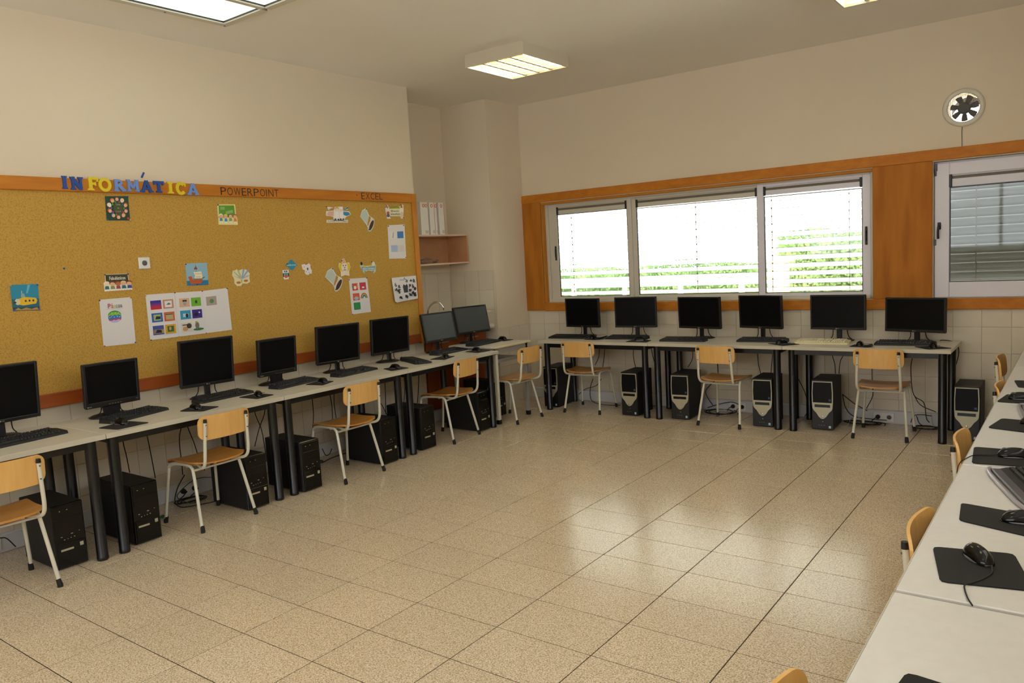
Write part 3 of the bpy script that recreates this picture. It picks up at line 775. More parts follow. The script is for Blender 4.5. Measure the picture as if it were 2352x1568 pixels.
gk = 'black keyboards in front of the monitors'
put_kb((.585, -.05), (.525, .452), ZD, 'black keyboard cut by the left edge of the photo', g=gk)
put_kb((.54, .66), (.42, 1.13), ZD, 'black keyboard in front of the second monitor, its mouse resting on its left end', g=gk)
put_kb((.46, 1.325), (.43, 1.775), ZD, 'black keyboard in front of the large monitor at the second desk', g=gk)
put_kb((.52, 1.925), (.46, 2.38), ZD, 'black keyboard in front of the small monitor at the third desk', g=gk)
put_kb((.535, 2.50), (.50, 2.96), ZD, 'black keyboard in front of the large monitor at the third desk', g=gk)
put_kb((.755, 3.40), (.30, 3.62), ZD, 'black keyboard turned end-on on the last cork board desk', g=gk, off=.10)
put_kb((.445, 3.79), (.43, 4.24), ZD, 'black keyboard in front of the pale reflecting screen', g=gk)
put_kb((.52, 4.275), (.49, 4.68), .773, 'black keyboard on the pale steel corner desk', g=gk, off=.0775)
put_kb((.70, 5.235), (1.155, 5.255), ZD, 'black keyboard in front of the leftmost window monitor', g=gk)
put_kb((1.38, 5.27), (1.83, 5.29), ZD, 'black keyboard in front of the second window monitor', g=gk)
put_kb((2.025, 5.185), (2.48, 5.21), ZD, 'black keyboard behind the backrest of the middle window chair', g=gk)
put_kb((2.76, 5.265), (3.215, 5.30), ZD, 'black keyboard with a tipped mouse on its right end', g=gk)
KC = keyboard(.46, .155, CREAM, mat('key_cream', '#ddd6b4', .5)); 
put_kb((3.285, 5.235), (3.745, 5.255), ZD, 'cream keyboard, the only light one on the window desks', KC)
put_kb((3.935, 5.245), (4.39, 5.26), ZD, 'black keyboard in front of the widest monitor', g=gk)
KS = keyboard(.47, .17, BLACKM, KEYB)
k = MB(); k.box((-.222, -.112, 0), (.222, -.078, .014), .004); k.build('palm_rest', mat('dark_palm_rest', '#4a4850', .35), KS)
k = MB(); k.tube(smooth([(-.226, .07, .009), (-.238, .0, .009), (-.236, -.08, .009), (-.215, -.122, .009), (.0, -.130, .009), (.215, -.122, .009), (.236, -.08, .009), (.238, 0, .009), (.226, .07, .009)], 6), .0075, 10); k.build('rim', mat('silver_rim', '#b4aeb8', .28, metal=.6), KS)
place(KS, (5.250, 1.50, ZD), -PI/2+R(18), 'black keyboard with a silver rim at the right edge on the second desk', 'silver-rimmed keyboards on the right desks')
place(KS, (5.235, 2.765, ZD), -PI/2+R(8), 'silver-rimmed black keyboard at the right edge on the third desk', 'silver-rimmed keyboards on the right desks')

def mouse(cable=((0, .056, .012), (.004, .075, .004), (.03, .088, .003), (.07, .085, .003))):
    t = thing('mouse', '', 'mouse')
    def bz(u, v):
        a = 2*PI*u; vv = v
        L2 = .057; 
        yy = -L2+2*L2*vv
        prof = (max(0, 1-(abs(2*vv-1))**2.6))**.5
        hw = .030*prof*(1-.12*math.sin(vv*PI)*1.2+ .06*(1-vv)); hh = .037*(max(0, 1-abs(2*(vv**.85)-1)**2.4))**.55
        x = hw*math.cos(a); z = hh*max(0, math.sin(a)) if math.sin(a) > 0 else 0
        return (x, yy, z+.001)
    k = MB(); k.grid(bz, 24, 18, flip=True); k.build('shell', BLACKG, t)
    k = MB(); k.box((-.0006, .012, .020), (.0006, .052, .037)); 
    k = MB(RY(PI/2)); k.lathe([(0, -.003), (.011, -.003), (.012, 0), (.011, .003), (0, .003)], 16, T(-.024, .030, 0)); k.build('wheel', GREYP, t)
    k = MB(); k.lathe([(0, 0), (.032, 0), (.033, .004), (.028, .006), (0, .006)], 24, Matrix.Diagonal((.92, 1.72, 1, 1))); k.build('base', mat('mouse_base', '#6a6870', .3, metal=.3), t)
    if cable: k = MB(); k.tube(smooth(cable, 5), .0018, 6); k.build('cable', RUBBER, t)
    return t
MS = mouse()
MS2 = mouse(None); MS2.name = 'mouse'
gm, gp = 'black mice on the desks', 'black mouse pads on the desks'
PADM = mat('pad_cloth', '#141416', .85)
def pad(lb, pts, z, curl=0, cut=0):
    """mouse mat from its four corners (x, y), rounded, with an optional lifted edge"""
    cx = sum(p[0] for p in pts)/4; cy = sum(p[1] for p in pts)/4
    t = MB(); q = [(p[0]-cx, p[1]-cy) for p in pts]; n = 12
    def P(u, v, d):
        def rc(u, v):
            # pull corners inward for rounding
            du, dv = min(u, 1-u), min(v, 1-v); return u, v
        a = Vector(q[0]).lerp(Vector(q[1]), u); b2 = Vector(q[3]).lerp(Vector(q[2]), u); p = a.lerp(b2, v)
        lift = curl*max(0, (.35-u)/.35)**2 if curl > 0 else -curl*max(0, (u-.65)/.35)**2
        return (p.x, p.y, .0005+lift+d)
    def corner(u, v):
        r = .07; cu = r if u < r else (1-r if u > 1-r else u); cv = r if v < r else (1-r if v > 1-r else v)
        du, dv = u-cu, v-cv; l = math.hypot(du, dv); m_ = max(abs(du), abs(dv))
        if l > 1e-9: du, dv = du*m_/l, dv*m_/l
        return cu+du, cv+dv
    t.grid(lambda u, v: P(*corner(u, v), .0035), n, n); t.grid(lambda u, v: P(*corner(u, v), 0), n, n, flip=True)
    rim = [(i/n, 0) for i in range(n)]+[(1, i/n) for i in range(n)]+[(1-i/n, 1) for i in range(n)]+[(0, 1-i/n) for i in range(n)]
    top = [P(*corner(*c), .0035) for c in rim]; bo = [P(*corner(*c), 0) for c in rim]; m_ = len(rim)
    t.add(top+bo, [(i, m_+i, m_+(i+1) % m_, (i+1) % m_) for i in range(m_)])
    o = t.build('mouse_pad', PADM, None, (cx, cy, z)); return tag(o, lb, 'mouse pad', gp)
def mous(x, y, rz, lb, z=ZD+.0045, proto=None): return place(proto or MS, (x, y, z), R(rz), lb, gm)
Q_ = [
 ('black mouse pad left of centre on the first desk seam, below the second monitor', [(.575, .566), (.745, .60), (.735, .80), (.53, .76)]),
 ('black mouse pad between the second monitor and the large one beside it', [(.571, 1.093), (.735, 1.16), (.69, 1.31), (.47, 1.25)]),
 ('black mouse pad on the second desk close to its right seam', [(.50, 1.585), (.70, 1.60), (.675, 1.76), (.49, 1.745)]),
 ('black mouse pad below the gap between the small and large monitors of the third desk', [(.53, 2.15), (.70, 2.18), (.63, 2.35), (.49, 2.32)]),
 ('black mouse pad beside the end-on keyboard', [(.53, 2.975), (.705, 2.90), (.735, 3.08), (.56, 3.13)]),
 ('black mouse pad left of the keyboard before the pale reflecting screen', [(.54, 3.55), (.70, 3.58), (.63, 3.80), (.50, 3.76)]),
 ('black mouse pad at the right corner of the last cork board desk', [(.50, 4.10), (.695, 4.05), (.725, 4.22), (.56, 4.235)])]
for lb, p in Q_: pad(lb, p, ZD)
pad('black mouse pad on the pale steel corner desk', [(.32, 4.725), (.52, 4.715), (.54, 4.85), (.34, 4.86)], .773)
pad('curled black mouse pad in front of the leftmost window monitor', [(1.175, 5.20), (1.375, 5.20), (1.37, 5.37), (1.18, 5.37)], ZD, curl=-.025)
pad('black mouse pad near the front edge of the left window desk', [(1.722, 5.085), (1.945, 5.10), (1.92, 5.255), (1.71, 5.25)], ZD)
pad('black mouse pad over the seam of the middle and right window desks', [(3.075, 5.20), (3.25, 5.075), (3.36, 5.20), (3.22, 5.262)], ZD, curl=0)
pad('black mouse pad between the cream keyboard and the next black one', [(3.775, 5.12), (3.965, 5.10), (3.93, 5.235), (3.79, 5.25)], ZD, curl=-.012)
pad('black mouse pad at the right end of the window desks', [(4.245, 5.20), (4.36, 5.065), (4.515, 5.15), (4.42, 5.242)], ZD)
for x, y, a, lb in ((.61, .69, 95, 'mouse lying against the left end of the second keyboard'), (.60, 1.19, 90, 'mouse on the pad between the second and third monitors'), (.600, 1.68, 70, 'mouse on the pad by the right seam of the second desk'),
        (.595, 2.27, 80, 'mouse on the pad below the small monitor of the third desk'), (.63, 3.02, 90, 'mouse on the pad beside the end-on keyboard'), (.60, 3.70, 60, 'mouse touching the keyboard before the pale reflecting screen'), (.605, 4.15, 80, 'mouse on the pad at the last corner of the cork board desks')):
    mous(x, y, a, lb)
mous(.44, 4.785, 80, 'mouse on the pale steel corner desk', .7775)
for x, y, a, lb in ((1.245, 5.28, 0, 'mouse on the curled pad at the left window desk'), (1.835, 5.175, -60, 'mouse near the front seam of the left window desk'), (3.205, 5.19, -40, 'mouse on the pad between the cream keyboard and its left neighbour'),
        (3.845, 5.19, 0, 'mouse right of the cream keyboard'), (4.385, 5.16, 20, 'mouse at the right end of the window desks')):
    mous(x, y, a, lb)
# right row: pads and mice seen from close by
pad('nearest mouse pad, cut by the bottom edge of the photo', [(5.071, .052), (5.30, .02), (5.27, -.16), (5.05, -.13)], ZD)
pad('large mouse pad near the seam of the two nearest white desks', [(5.011, .795), (5.203, .838), (5.262, .60), (5.063, .553)], ZD)
pad('mouse pad with a lifted left edge on the second white desk', [(5.03, 1.24), (5.045, 1.062), (5.26, .99), (5.25, 1.20)], ZD, 0)
pad('mouse pad on the third white desk just beyond its near seam', [(4.985, 2.03), (5.005, 1.765), (5.23, 1.80), (5.22, 2.04)], ZD)
pad('mouse pad with a raised corner in the middle of the third white desk', [(4.998, 2.42), (5.035, 2.64), (5.24, 2.62), (5.21, 2.36)], ZD)
pad('mouse pad at the near end of the fourth white desk', [(4.98, 3.06), (5.01, 3.29), (5.23, 3.27), (5.20, 3.045)], ZD)
pad('farthest mouse pad of the right row at the right edge of the photo', [(5.01, 3.76), (5.045, 3.53), (5.25, 3.54), (5.22, 3.78)], ZD)
mous(5.128, .752, -148, 'shiny mouse on the large pad near the seam of the nearest white desks', proto=MS2)
k = MB(); k.tube(smooth([(5.163, .70, ZD+.012), (5.166, .66, ZD+.007), (5.150, .61, ZD+.0065), (5.128, .568, ZD+.0063), (5.118, .552, ZD+.006), (5.120, .53, ZD+.004), (5.132, .48, ZD+.004), (5.146, .441, ZD+.004)], 5), .002, 8)
tag(k.build('mouse_cable', RUBBER), 'mouse cable curving off the pad toward the nearest seam', 'cable')
mous(5.205, 1.12, 100, 'shiny mouse on the pad of the second white desk', proto=MS2)
mous(5.13, 1.915, 100, 'shiny mouse on the first pad of the third white desk', proto=MS2)
k = MB(); k.tube(smooth([(5.085, 1.905, ZD+.012), (5.05, 1.90, ZD+.007), (5.00, 1.875, ZD+.0065), (4.975, 1.80, ZD+.004), (4.968, 1.77, ZD+.003), (4.960, 1.74, ZD-.02), (4.961, 1.70, ZD-.08)], 5), .002, 8)
tag(k.build('mouse_cable', RUBBER), 'mouse cable running over the desk edge beside a chair tube', 'cable')
mous(5.165, 2.56, 95, 'shiny mouse by the raised-corner pad at the right edge', proto=MS2)
mous(5.075, 3.16, 100, 'shiny mouse at the near end of the fourth white desk', proto=MS2)
mous(5.115, 3.70, 100, 'farthest mouse of the right row at the right edge', proto=MS2)

# ------------------------------------------------------------------ cork board
BY0, BY1, BZ0, BZ1 = -2.2, 4.045, .84, 2.297
t = thing('cork_board', 'long cork pinboard framed in orange wood covering the left wall', 'pinboard', (0, 0, 0))
k = MB(); k.box((.001, BY0+.05, BZ0+.05), (.026, BY1-.04, BZ1-.05)); k.build('cork_panel', CORK, t)
k = MB(); k.box((.001, BY0, 2.212), (.045, BY1-.062, BZ1), .004); k.build('frame_rail', WOODR, t)
k = MB(); k.box((.001, BY0, BZ0), (.045, BY1-.062, .928), .004); k.build('frame_rail', mat('dark_rail', '#a4501a', .38, noise=(5, '#8c3f10', 5, (.3, .7), (2, .5, 4))), t)
k = MB(); k.box((.001, BY1-.062, BZ0-.01), (.046, BY1, BZ1), .004); k.build('frame_stile', WOOD, t)

# local sheet frame: X = world Y, Y = world Z, Z = world +X
BF = Matrix(((0, 0, 1, 0), (1, 0, 0, 0), (0, 1, 0, 0), (0, 0, 0, 1)))
XS = .0275
def el(cu, cv, ru, rv=None, n=16, a0=0, a1=2*PI):
    rv = ru if rv is None else rv
    return [(cu+ru*math.cos(a0+(a1-a0)*i/n), cv+rv*math.sin(a0+(a1-a0)*i/n)) for i in range(n if abs(a1-a0-2*PI) < .01 else n+1)]
def rc(u0, v0, u1, v1): return [(u0, v0), (u1, v0), (u1, v1), (u0, v1)]
def sheet(name, lb, cat, q, outline, base, prints, texts=(), group=None, pins=(), x0=XS, curl=.006):
    """q = TL, TR, BR, BL as (y, z); outline and prints in u (left-right), v (bottom-top) from 0 to 1"""
    cy = sum(p[0] for p in q)/4; cz = sum(p[1] for p in q)/4
    t = thing(name, lb, cat, (x0, cy, cz), 0, group)
    TL, TR, BR, BL = [Vector((p[0]-cy, p[1]-cz)) for p in q]
    def W(u, v):
        return (BL.lerp(BR, u)).lerp(TL.lerp(TR, u), v)
    k = MB(BF)
    def slab(mb, poly, d0, d1): mb.prism([tuple(W(*p)) for p in poly], d0, d1)
    if outline is None: outline = rc(0, 0, 1, 1)
    for o in (outline if isinstance(outline[0], list) else [outline]): slab(k, o, 0, .0012)
    k.build('paper', pc(base, .55), t)
    by = {}
    for i, (nm, c, poly) in enumerate(prints):
        by.setdefault((nm, c), []).append((i, poly))
    for (nm, c), L_ in by.items():
        k = MB(BF)
        for i, poly in L_: slab(k, poly, .0012, .0015+.00025*i)
        pr_ = k.build(nm, pc(c, .55), t)
        if nm == 'doodle': pr_['kind'] = 'stuff'
    for tx, c, u0, v0, u1, v1 in texts:
        a, b_, d_ = W(u0, v0), W(u1, v0), W(u0, v1)
        w_, h_ = (b_-a).length, (d_-a).length; an = math.atan2((b_-a).y, (b_-a).x)
        k = MB(BF @ T(a.x, a.y, .0022+.00025*len(prints)) @ RZ(an)); fit_text(k, tx, w_, h_, I4, off=.01, ext=0); k.build('lettering', pc(c), t)
    for u, v, c in pins:
        p = W(u, v); k = MB(BF @ T(p.x, p.y, 0)); k.lathe([(0, .001), (.0035, .001), (.0045, .003), (.005, .007), (.003, .010), (0, .010)], 10); k.build('push_pin', pc(c, .3), t)
    return t
SK, SK2 = '#e8b48c', '#b5713f'
def kid(u, v, s, hair, shirt, skin=SK, a=1.0, nm=''):
    return [('hair', hair, el(u, v+.25*s*a, .42*s, .42*s*a)), ('face', skin, el(u, v+.10*s*a, .36*s, .34*s*a)), ('shirt', shirt, [(u-.22*s, v-.24*s*a), (u+.22*s, v-.24*s*a), (u+.30*s, v-.85*s*a), (u-.30*s, v-.85*s*a)]),
            ('legs', '#f1ede2', [(u-.26*s, v-.85*s*a), (u+.26*s, v-.85*s*a), (u+.34*s, v-1.2*s*a), (u+.05*s, v-1.2*s*a), (u, v-.95*s*a), (u-.05*s, v-1.2*s*a), (u-.34*s, v-1.2*s*a)])]
# wreath of children
P = []
for i, (h, s_) in enumerate((('#7a3a1c', SK), ('#e6d29a', '#f0d2b0'), ('#b85a2a', SK), ('#7c2f66', SK), ('#c9873e', SK), ('#a34a24', SK), ('#2a63a8', SK), ('#c05a28', SK), ('#f0ddc4', '#f5e2cc'), ('#d9752e', SK))):
    a = PI/2-2*PI*i/10; u, v = .5+.36*math.cos(a), .50+.37*math.sin(a)
    P += [('hair', h, el(u+.02*math.cos(a), v+.03, .085)), ('face', s_, el(u, v, .07))]
    b2 = a+.3; P.append(('leaf_print', ('#5f9a3c', '#b84a8c', '#3a6cc0')[i % 3], el(.5+.27*math.cos(b2), .5+.27*math.sin(b2), .03, .05)))
P.append(('blackboard_disc', '#43502a', el(.5, .50, .215, .25, 24)))
P.append(('apple', '#c8402a', el(.9, .08, .045)))
sheet('poster', 'dark green poster with a ring of children around a disc', 'poster', [(1.031, 2.189), (1.189, 2.194), (1.186, 2.028), (1.025, 2.027)], None, '#1f4436', P,
      [('Turma', '#a9b08a', .40, .62, .60, .69), ('da', '#a9b08a', .46, .48, .54, .54), ('CASA', '#b58a7a', .38, .34, .62, .40)], pins=((.03, .97, '#1f6a3a'), (.97, .97, '#2746a8'), (.03, .03, '#2a6ad0'), (.98, .02, '#c0c4d8')))
P = [('board_face', '#5f9a2e', rc(.06, .44, .90, .95)), ('chalk_mark', '#8db56a', rc(.14, .74, .38, .88)), ('chalk_mark', '#8db56a', [(.42, .52), (.80, .60), (.80, .74), (.42, .66)])]
for i, (h, c) in enumerate((('#f0e2c0', '#4a90c8'), ('#e8c83a', '#3a96c0'), ('#8a6a3a', '#7fa84a'), ('#b5642a', '#e08a3a'))): P += kid(.16+.24*i, .40-.02*(i % 2), .24, h, c)
sheet('notice', 'cut-out of four children below a bright green board', 'cut-out', [(1.870, 2.152), (2.030, 2.155), (2.032, 1.994), (1.861, 1.996)], [rc(0, .38, .96, 1), rc(.02, .02, 1, .42)], '#ecdf9a', P, pins=((.02, .97, '#22336a'),))
P = [('cape', '#e3b6a6', [(.02, .50), (.10, .68), (.30, .70), (.30, .42), (.12, .38)]), ('cape', '#e3b6a6', [(.0, .95), (.1, .84), (.24, .86), (.28, .92), (.14, .80), (.05, .86)]), ('cape', '#2f8fbd', [(.66, .50), (.70, .66), (.90, .64), (.97, .50), (.82, .40)]), ('cape', '#2f8fbd', [(.66, .80), (.76, .84), (.84, .94), (.86, .84), (.74, .76)])]
P += [('hair', '#d9b25a', el(.42, .84, .075, .12)), ('face', '#f2ddc8', el(.42, .78, .06, .09)), ('dress', '#f4f2ee', [(.36, .68), (.48, .68), (.52, .34), (.44, .12), (.36, .30), (.32, .40)]), ('face', '#f2ddc8', el(.60, .76, .055, .085)), ('cap', '#f4f2ee', el(.60, .88, .075, .06)), ('dress', '#f4f2ee', [(.55, .66), (.66, .66), (.70, .38), (.60, .16), (.54, .36)]), ('shoe', '#1c1c20', rc(.34, .18, .39, .25)), ('shoe', '#1c1c20', rc(.45, .16, .50, .23)), ('shoe', '#1c1c20', rc(.55, .18, .60, .25)), ('shoe', '#1c1c20', rc(.66, .18, .71, .25))]
sheet('cut_out', 'cut-out of two flying children with pink and blue capes', 'cut-out', [(2.923, 2.158), (3.207, 2.164), (3.192, 2.017), (2.908, 2.016)],
      [[(.0, .42), (.0, .7), (.30, .74), (.34, .96), (.66, .98), (.68, .70), (.92, .70), (1, .5), (.80, .34), (.70, .12), (.30, .12), (.28, .36)], rc(.02, .0, .88, .17), [(.0, .97), (.28, .92), (.10, .76)], [(.66, .74), (.86, .97), (.88, .80)]], '#efe8dc', P, [('SUPER LEITORES', '#9c9684', .05, .04, .85, .13)], pins=((.01, .95, '#1b3f8c'), (.85, .90, '#1b3f8c')))
def hat(lb, q, g):
    P = [('crown', '#c3cfc4', [(.04, .62), (.22, .96), (.42, 1.0), (.56, .60), (.74, .52), (.42, .22)]), ('band', '#c9852a', [(.36, .27), (.60, .66), (.70, .56), (.46, .17)]), ('brim', '#cfd6ca', el(.70, .30, .30, .17, 20)), ('opening', '#4a2412', el(.74, .30, .21, .105, 20))]
    return P
for lb, q in (('upper of the two top hat cut-outs, near the board title', [(3.305, 2.150), (3.495, 2.150), (3.495, 1.945), (3.305, 1.945)]), ('lower of the two top hat cut-outs, left of the clown', [(2.845, 1.625), (3.060, 1.625), (3.060, 1.425), (2.845, 1.425)])):
    def rot(poly, cu, cv, a): return [(cu+(u-cu)*math.cos(a)-(v-cv)*math.sin(a), cv+(u-cu)*math.sin(a)+(v-cv)*math.cos(a)) for u, v in poly]
    br = rot(el(.68, .24, .34, .155, 20), .68, .24, .95); op = rot(el(.70, .24, .27, .095, 20), .70, .24, .95)
    sheet('top_hat_cut_out', lb, 'cut-out', q, [[(.02, .62), (.16, .88), (.42, 1.0), (.62, .66), (.90, .52), (.50, .02), (.40, .24)], br], '#dfe6dd',
          [('crown', '#c0ccc3', [(.05, .62), (.17, .85), (.41, .96), (.60, .60), (.43, .28)]), ('band', '#c9852a', [(.43, .25), (.60, .66), (.70, .58), (.52, .16)]), ('brim', '#cdd8d0', br), ('opening', '#4a2412', op)], group='paper top hats', pins=((.42, .96, '#1c4fa0'), (.50, .04, '#1a1f2a')))
P = [('placard', '#e8e2c4', rc(.22, .22, .82, .66)), ('rabbit', '#efe6dc', el(.12, .62, .11, .16)), ('rabbit', '#efe6dc', el(.88, .60, .12, .16)), ('ear', '#b06a4a', [(.02, .98), (.10, .72), (.16, .72), (.10, .98)]), ('ear', '#b06a4a', [(.80, .98), (.84, .72), (.94, .72), (.90, 1.0)]), ('flower_row', '#d8c23c', rc(.22, .66, .80, .76)), ('flower_row', '#6f9a4a', rc(.26, .72, .76, .80)), ('coat', '#c0553a', el(.14, .40, .07, .12)), ('coat', '#4a5a9a', el(.14, .24, .08, .10)), ('coat', '#e0c8b0', el(.90, .30, .08, .18))]
sheet('cut_out', 'cut-out of two rabbits holding a cream sign, top right of the board', 'cut-out', [(3.629, 2.190), (3.880, 2.202), (3.866, 2.050), (3.627, 2.050)], [[(.0, .72), (.06, 1), (.14, .96), (.2, .76), (.8, .82), (.88, 1), (.98, .9), (1, .6), (.97, .05), (.86, .05), (.8, .2), (.2, .2), (.3, .05), (.08, .02)]], '#efe6da', P,
      [('Bem', '#6d6a50', .30, .48, .72, .60), ('vindos', '#6d6a50', .26, .28, .78, .42)], pins=((.02, .8, '#2a5aa0'), (.97, .1, '#a0302a')))
P = [('picture', '#e6e2e0', rc(.10, .60, .46, .80)), ('picture', '#3a7ac0', rc(.54, .60, .90, .80)), ('picture', '#a9bfe0', rc(.14, .20, .50, .40)), ('picture', '#d9d5d6', rc(.52, .20, .90, .40)), ('table_line', '#e9c9a0', rc(.76, .22, .80, .38)), ('sketch', '#a9a6a8', [(.24, .62), (.30, .62), (.33, .78), (.30, .79)])]
sheet('paper_sheet', 'white sheet with a blue square, high on the right of the board', 'paper', [(3.644, 1.994), (3.872, 2.002), (3.864, 1.675), (3.635, 1.679)], None, '#e2dedd', P, pins=((.03, .97, '#1a1a20'), (.93, .97, '#1a3040'), (.97, .03, '#c03030')), group=None)
# submarine poster
P = [('sea_floor', '#1d4a50', rc(0, 0, 1, .14)), ('coral', '#b58a4a', [(.05, .02), (.2, .12), (.3, .05), (.5, .12), (.7, .06), (.9, .12), (.98, .02)]), ('deep_water', '#16637c', rc(0, .14, 1, .45)), ('light_beam', '#5fb0cf', [(.62, .98), (.72, .98), (.60, .66), (.54, .66)])]
P += [('hull', '#e8b818', [(.16, .34)]+[(.20, .44), (.45, .52), (.88, .48), (.93, .38), (.88, .26), (.40, .20), (.22, .24)]), ('nose', '#cfc8a8', el(.20, .34, .10, .12)), ('conning_tower', '#8fa8a8', [(.34, .50), (.50, .53), (.46, .66), (.36, .66)]), ('periscope', '#a8b8b8', rc(.37, .66, .40, .76)), ('porthole', '#20404c', el(.5, .37, .035, .04)), ('porthole', '#20404c', el(.64, .38, .035, .04)), ('porthole', '#20404c', el(.78, .38, .035, .04)), ('propeller', '#3a2a1c', el(.10, .32, .05, .04))]
sheet('poster', 'blue underwater poster with a yellow submarine, leftmost on the board', 'poster', [(.391, 1.632), (.551, 1.628), (.543, 1.463), (.392, 1.471)], None, '#1f87a8', P, pins=((.02, .97, '#d0a020'), (.97, .97, '#1a2f9a'), (.03, .02, '#2a5ad8'), (.98, .03, '#2a5ad8')))
P = [('board_face', '#3d3c1e', rc(.08, .48, .92, .98))]
for i, (h, c, s_) in enumerate((('#efe4cc', '#1f6a72', '#f0d8c0'), ('#7a3c18', '#8a9a5a', SK), ('#8f3c20', '#b04a4a', SK2), ('#e2c9a0', '#1f7480', SK), ('#7a3018', '#3a4aa0', SK))): P += kid(.10+.205*i, .38, .27, h, c, s_, 1.15)
sheet('notice', 'cut-out of five children under a dark board lettered Fabulásticos', 'cut-out', [(.961, 1.667), (1.140, 1.664), (1.146, 1.552), (.958, 1.552)], [rc(.06, .45, .94, 1), rc(.0, .02, 1, .5)], '#eee6d8', P, [('Fabulásticos', '#f4f2ea', .20, .66, .80, .86)], pins=((.05, .98, '#2a35b0'), (.93, .98, '#2a35b0')))
P = [('sea', '#1f7aa6', rc(0, 0, 1, .22)), ('mast', '#6a5a48', rc(.46, .6, .475, .94)), ('crow_nest', '#9a4038', [(.38, .72), (.54, .72), (.52, .80), (.40, .80)]), ('flag', '#a83028', [(.42, .80), (.50, .80), (.47, .88)]), ('sail', '#efe6c8', [(.34, .60), (.70, .62), (.74, .40), (.70, .30), (.36, .30), (.40, .45)]), ('hull', '#c0562c', [(.08, .40), (.24, .42), (.28, .26), (.70, .30), (.74, .20), (.64, .08), (.18, .06)]), ('rail', '#3a8a86', rc(.30, .27, .68, .31)), ('cannon', '#4a4a44', [(.70, .28), (.84, .35), (.83, .38), (.70, .31)])]
sheet('poster', 'light blue poster with an orange sailing ship', 'poster', [(1.559, 1.716), (1.735, 1.716), (1.732, 1.549), (1.559, 1.554)], None, '#8fb9cc', P, [('Piratas', '#c88a4a', .42, .50, .68, .55), ('Leitura', '#c88a4a', .42, .36, .66, .41)], pins=((.02, .97, '#22406a'), (.45, .03, '#22406a')))
P = [('feather', c, [(u0, .45), (u1, v1), (u1+.10, v1-.04), (.56, .42)]) for u0, u1, v1, c in ((.42, .05, .90, '#a9c49c'), (.44, .30, .98, '#b8c48a'), (.5, .62, 1.0, '#9ab0d0'), (.52, .86, .92, '#8fa8d8'), (.40, .0, .66, '#d8a0a0'), (.50, .88, .62, '#a8b4dc'))]
P += [('eye_hole', '#b8762e', el(.32, .22, .12, .07)), ('eye_hole', '#b8762e', el(.74, .30, .12, .07)), ('mask_trim', '#c9b968', [(.46, .40), (.54, .40), (.52, .20), (.48, .20)])]
sheet('carnival_mask_cut_out', 'carnival mask cut-out with pastel feathers', 'cut-out', [(1.940, 1.655), (2.098, 1.655), (2.098, 1.522), (1.940, 1.522)], [[(.0, .66), (.05, .92), (.16, .94), (.28, 1), (.40, .92), (.60, 1), (.84, .94), (1, .72), (.96, .45), (.98, .22), (.80, .12), (.55, .16), (.44, .02), (.22, .02), (.08, .2), (.10, .42)]], '#e6dfb4', P)
sheet('speech_sign_cut_out', 'small blue four-lobed sign cut-out above the owl', 'cut-out', [(2.443, 1.712), (2.566, 1.712), (2.566, 1.624), (2.443, 1.624)], [[(.0, .5), (.26, .72), (.40, .98), (.60, .98), (.76, .72), (1, .5), (.78, .26), (.62, .02), (.40, .02), (.24, .28)]], '#2f93b4', [], [('welcome', '#d8ecec', .12, .42, .88, .58)], pins=((.15, .60, '#12243a'),))
P = [('wing', '#2a2a36', el(.12, .45, .10, .22)), ('wing', '#2a2a36', el(.88, .45, .10, .22)), ('belly', '#d2603a', el(.5, .32, .28, .18)), ('chest', '#4a9aa8', el(.5, .55, .30, .12)), ('eye', '#3a5aa0', el(.36, .80, .10, .08)), ('eye', '#3a5aa0', el(.64, .80, .10, .08)), ('foot', '#efe8e0', rc(.36, .02, .64, .12))]
sheet('owl_cut_out', 'little owl cut-out with orange belly under the blue sign', 'cut-out', [(2.408, 1.633), (2.475, 1.633), (2.475, 1.551), (2.408, 1.551)], [[(.06, .95), (.94, .95), (1, .4), (.8, .0), (.2, .0), (.0, .4)]], '#e8ecec', P)
P = [('centre', '#6f7a68', el(.58, .52, .09, .12)), ('spot', '#c03048', el(.45, .92, .05, .05)), ('spot', '#c03048', el(.60, .96, .04, .04)), ('spot', '#4a5040', el(.25, .70, .03, .03)), ('spot', '#4a5040', el(.70, .22, .03, .03)), ('spot', '#4a5040', el(.40, .30, .03, .03))]
sheet('cut_out', 'small white frilled cut-out between the owl and the yellow pin', 'cut-out', [(2.608, 1.675), (2.712, 1.675), (2.712, 1.575), (2.608, 1.575)], [[(.0, .90), (.3, .95), (.5, .9), (.75, 1), (.9, .85), (.88, .6), (1, .35), (.95, .1), (.75, .12), (.6, .0), (.35, .05), (.25, .25), (.3, .42), (.08, .5)]], '#efe6e4', P)
P = [('ruff', '#e6c91e', [tuple(p) for p in el(.5, .52, .48, .26, 18)]), ('face', '#efe4d6', el(.5, .50, .26, .26)), ('cone_hat', '#dba99a', [(.36, .72), (.64, .72), (.48, 1.0), (.36, .92)]), ('nose', '#c48a9a', el(.5, .48, .06, .05)), ('eye', '#7a6a9a', el(.40, .60, .05, .04)), ('eye', '#7a6a9a', el(.60, .60, .05, .04)), ('mouth', '#b88a9a', el(.5, .36, .12, .035)), ('bow', '#efe2c4', [(.18, .04), (.18, .24), (.5, .14), (.82, .24), (.82, .04), (.5, .12)])]
sheet('clown_cut_out', 'clown cut-out with yellow ruff and pink cone hat', 'cut-out', [(3.006, 1.705), (3.148, 1.705), (3.148, 1.540), (3.006, 1.540)], [[(.0, .55), (.1, .75), (.3, .72), (.36, .95), (.5, 1), (.66, .75), (.9, .75), (1, .5), (.85, .28), (.85, .02), (.5, .08), (.15, .02), (.16, .28)]], '#ece2cc', P, pins=((.30, .86, '#2a2f4a'),))
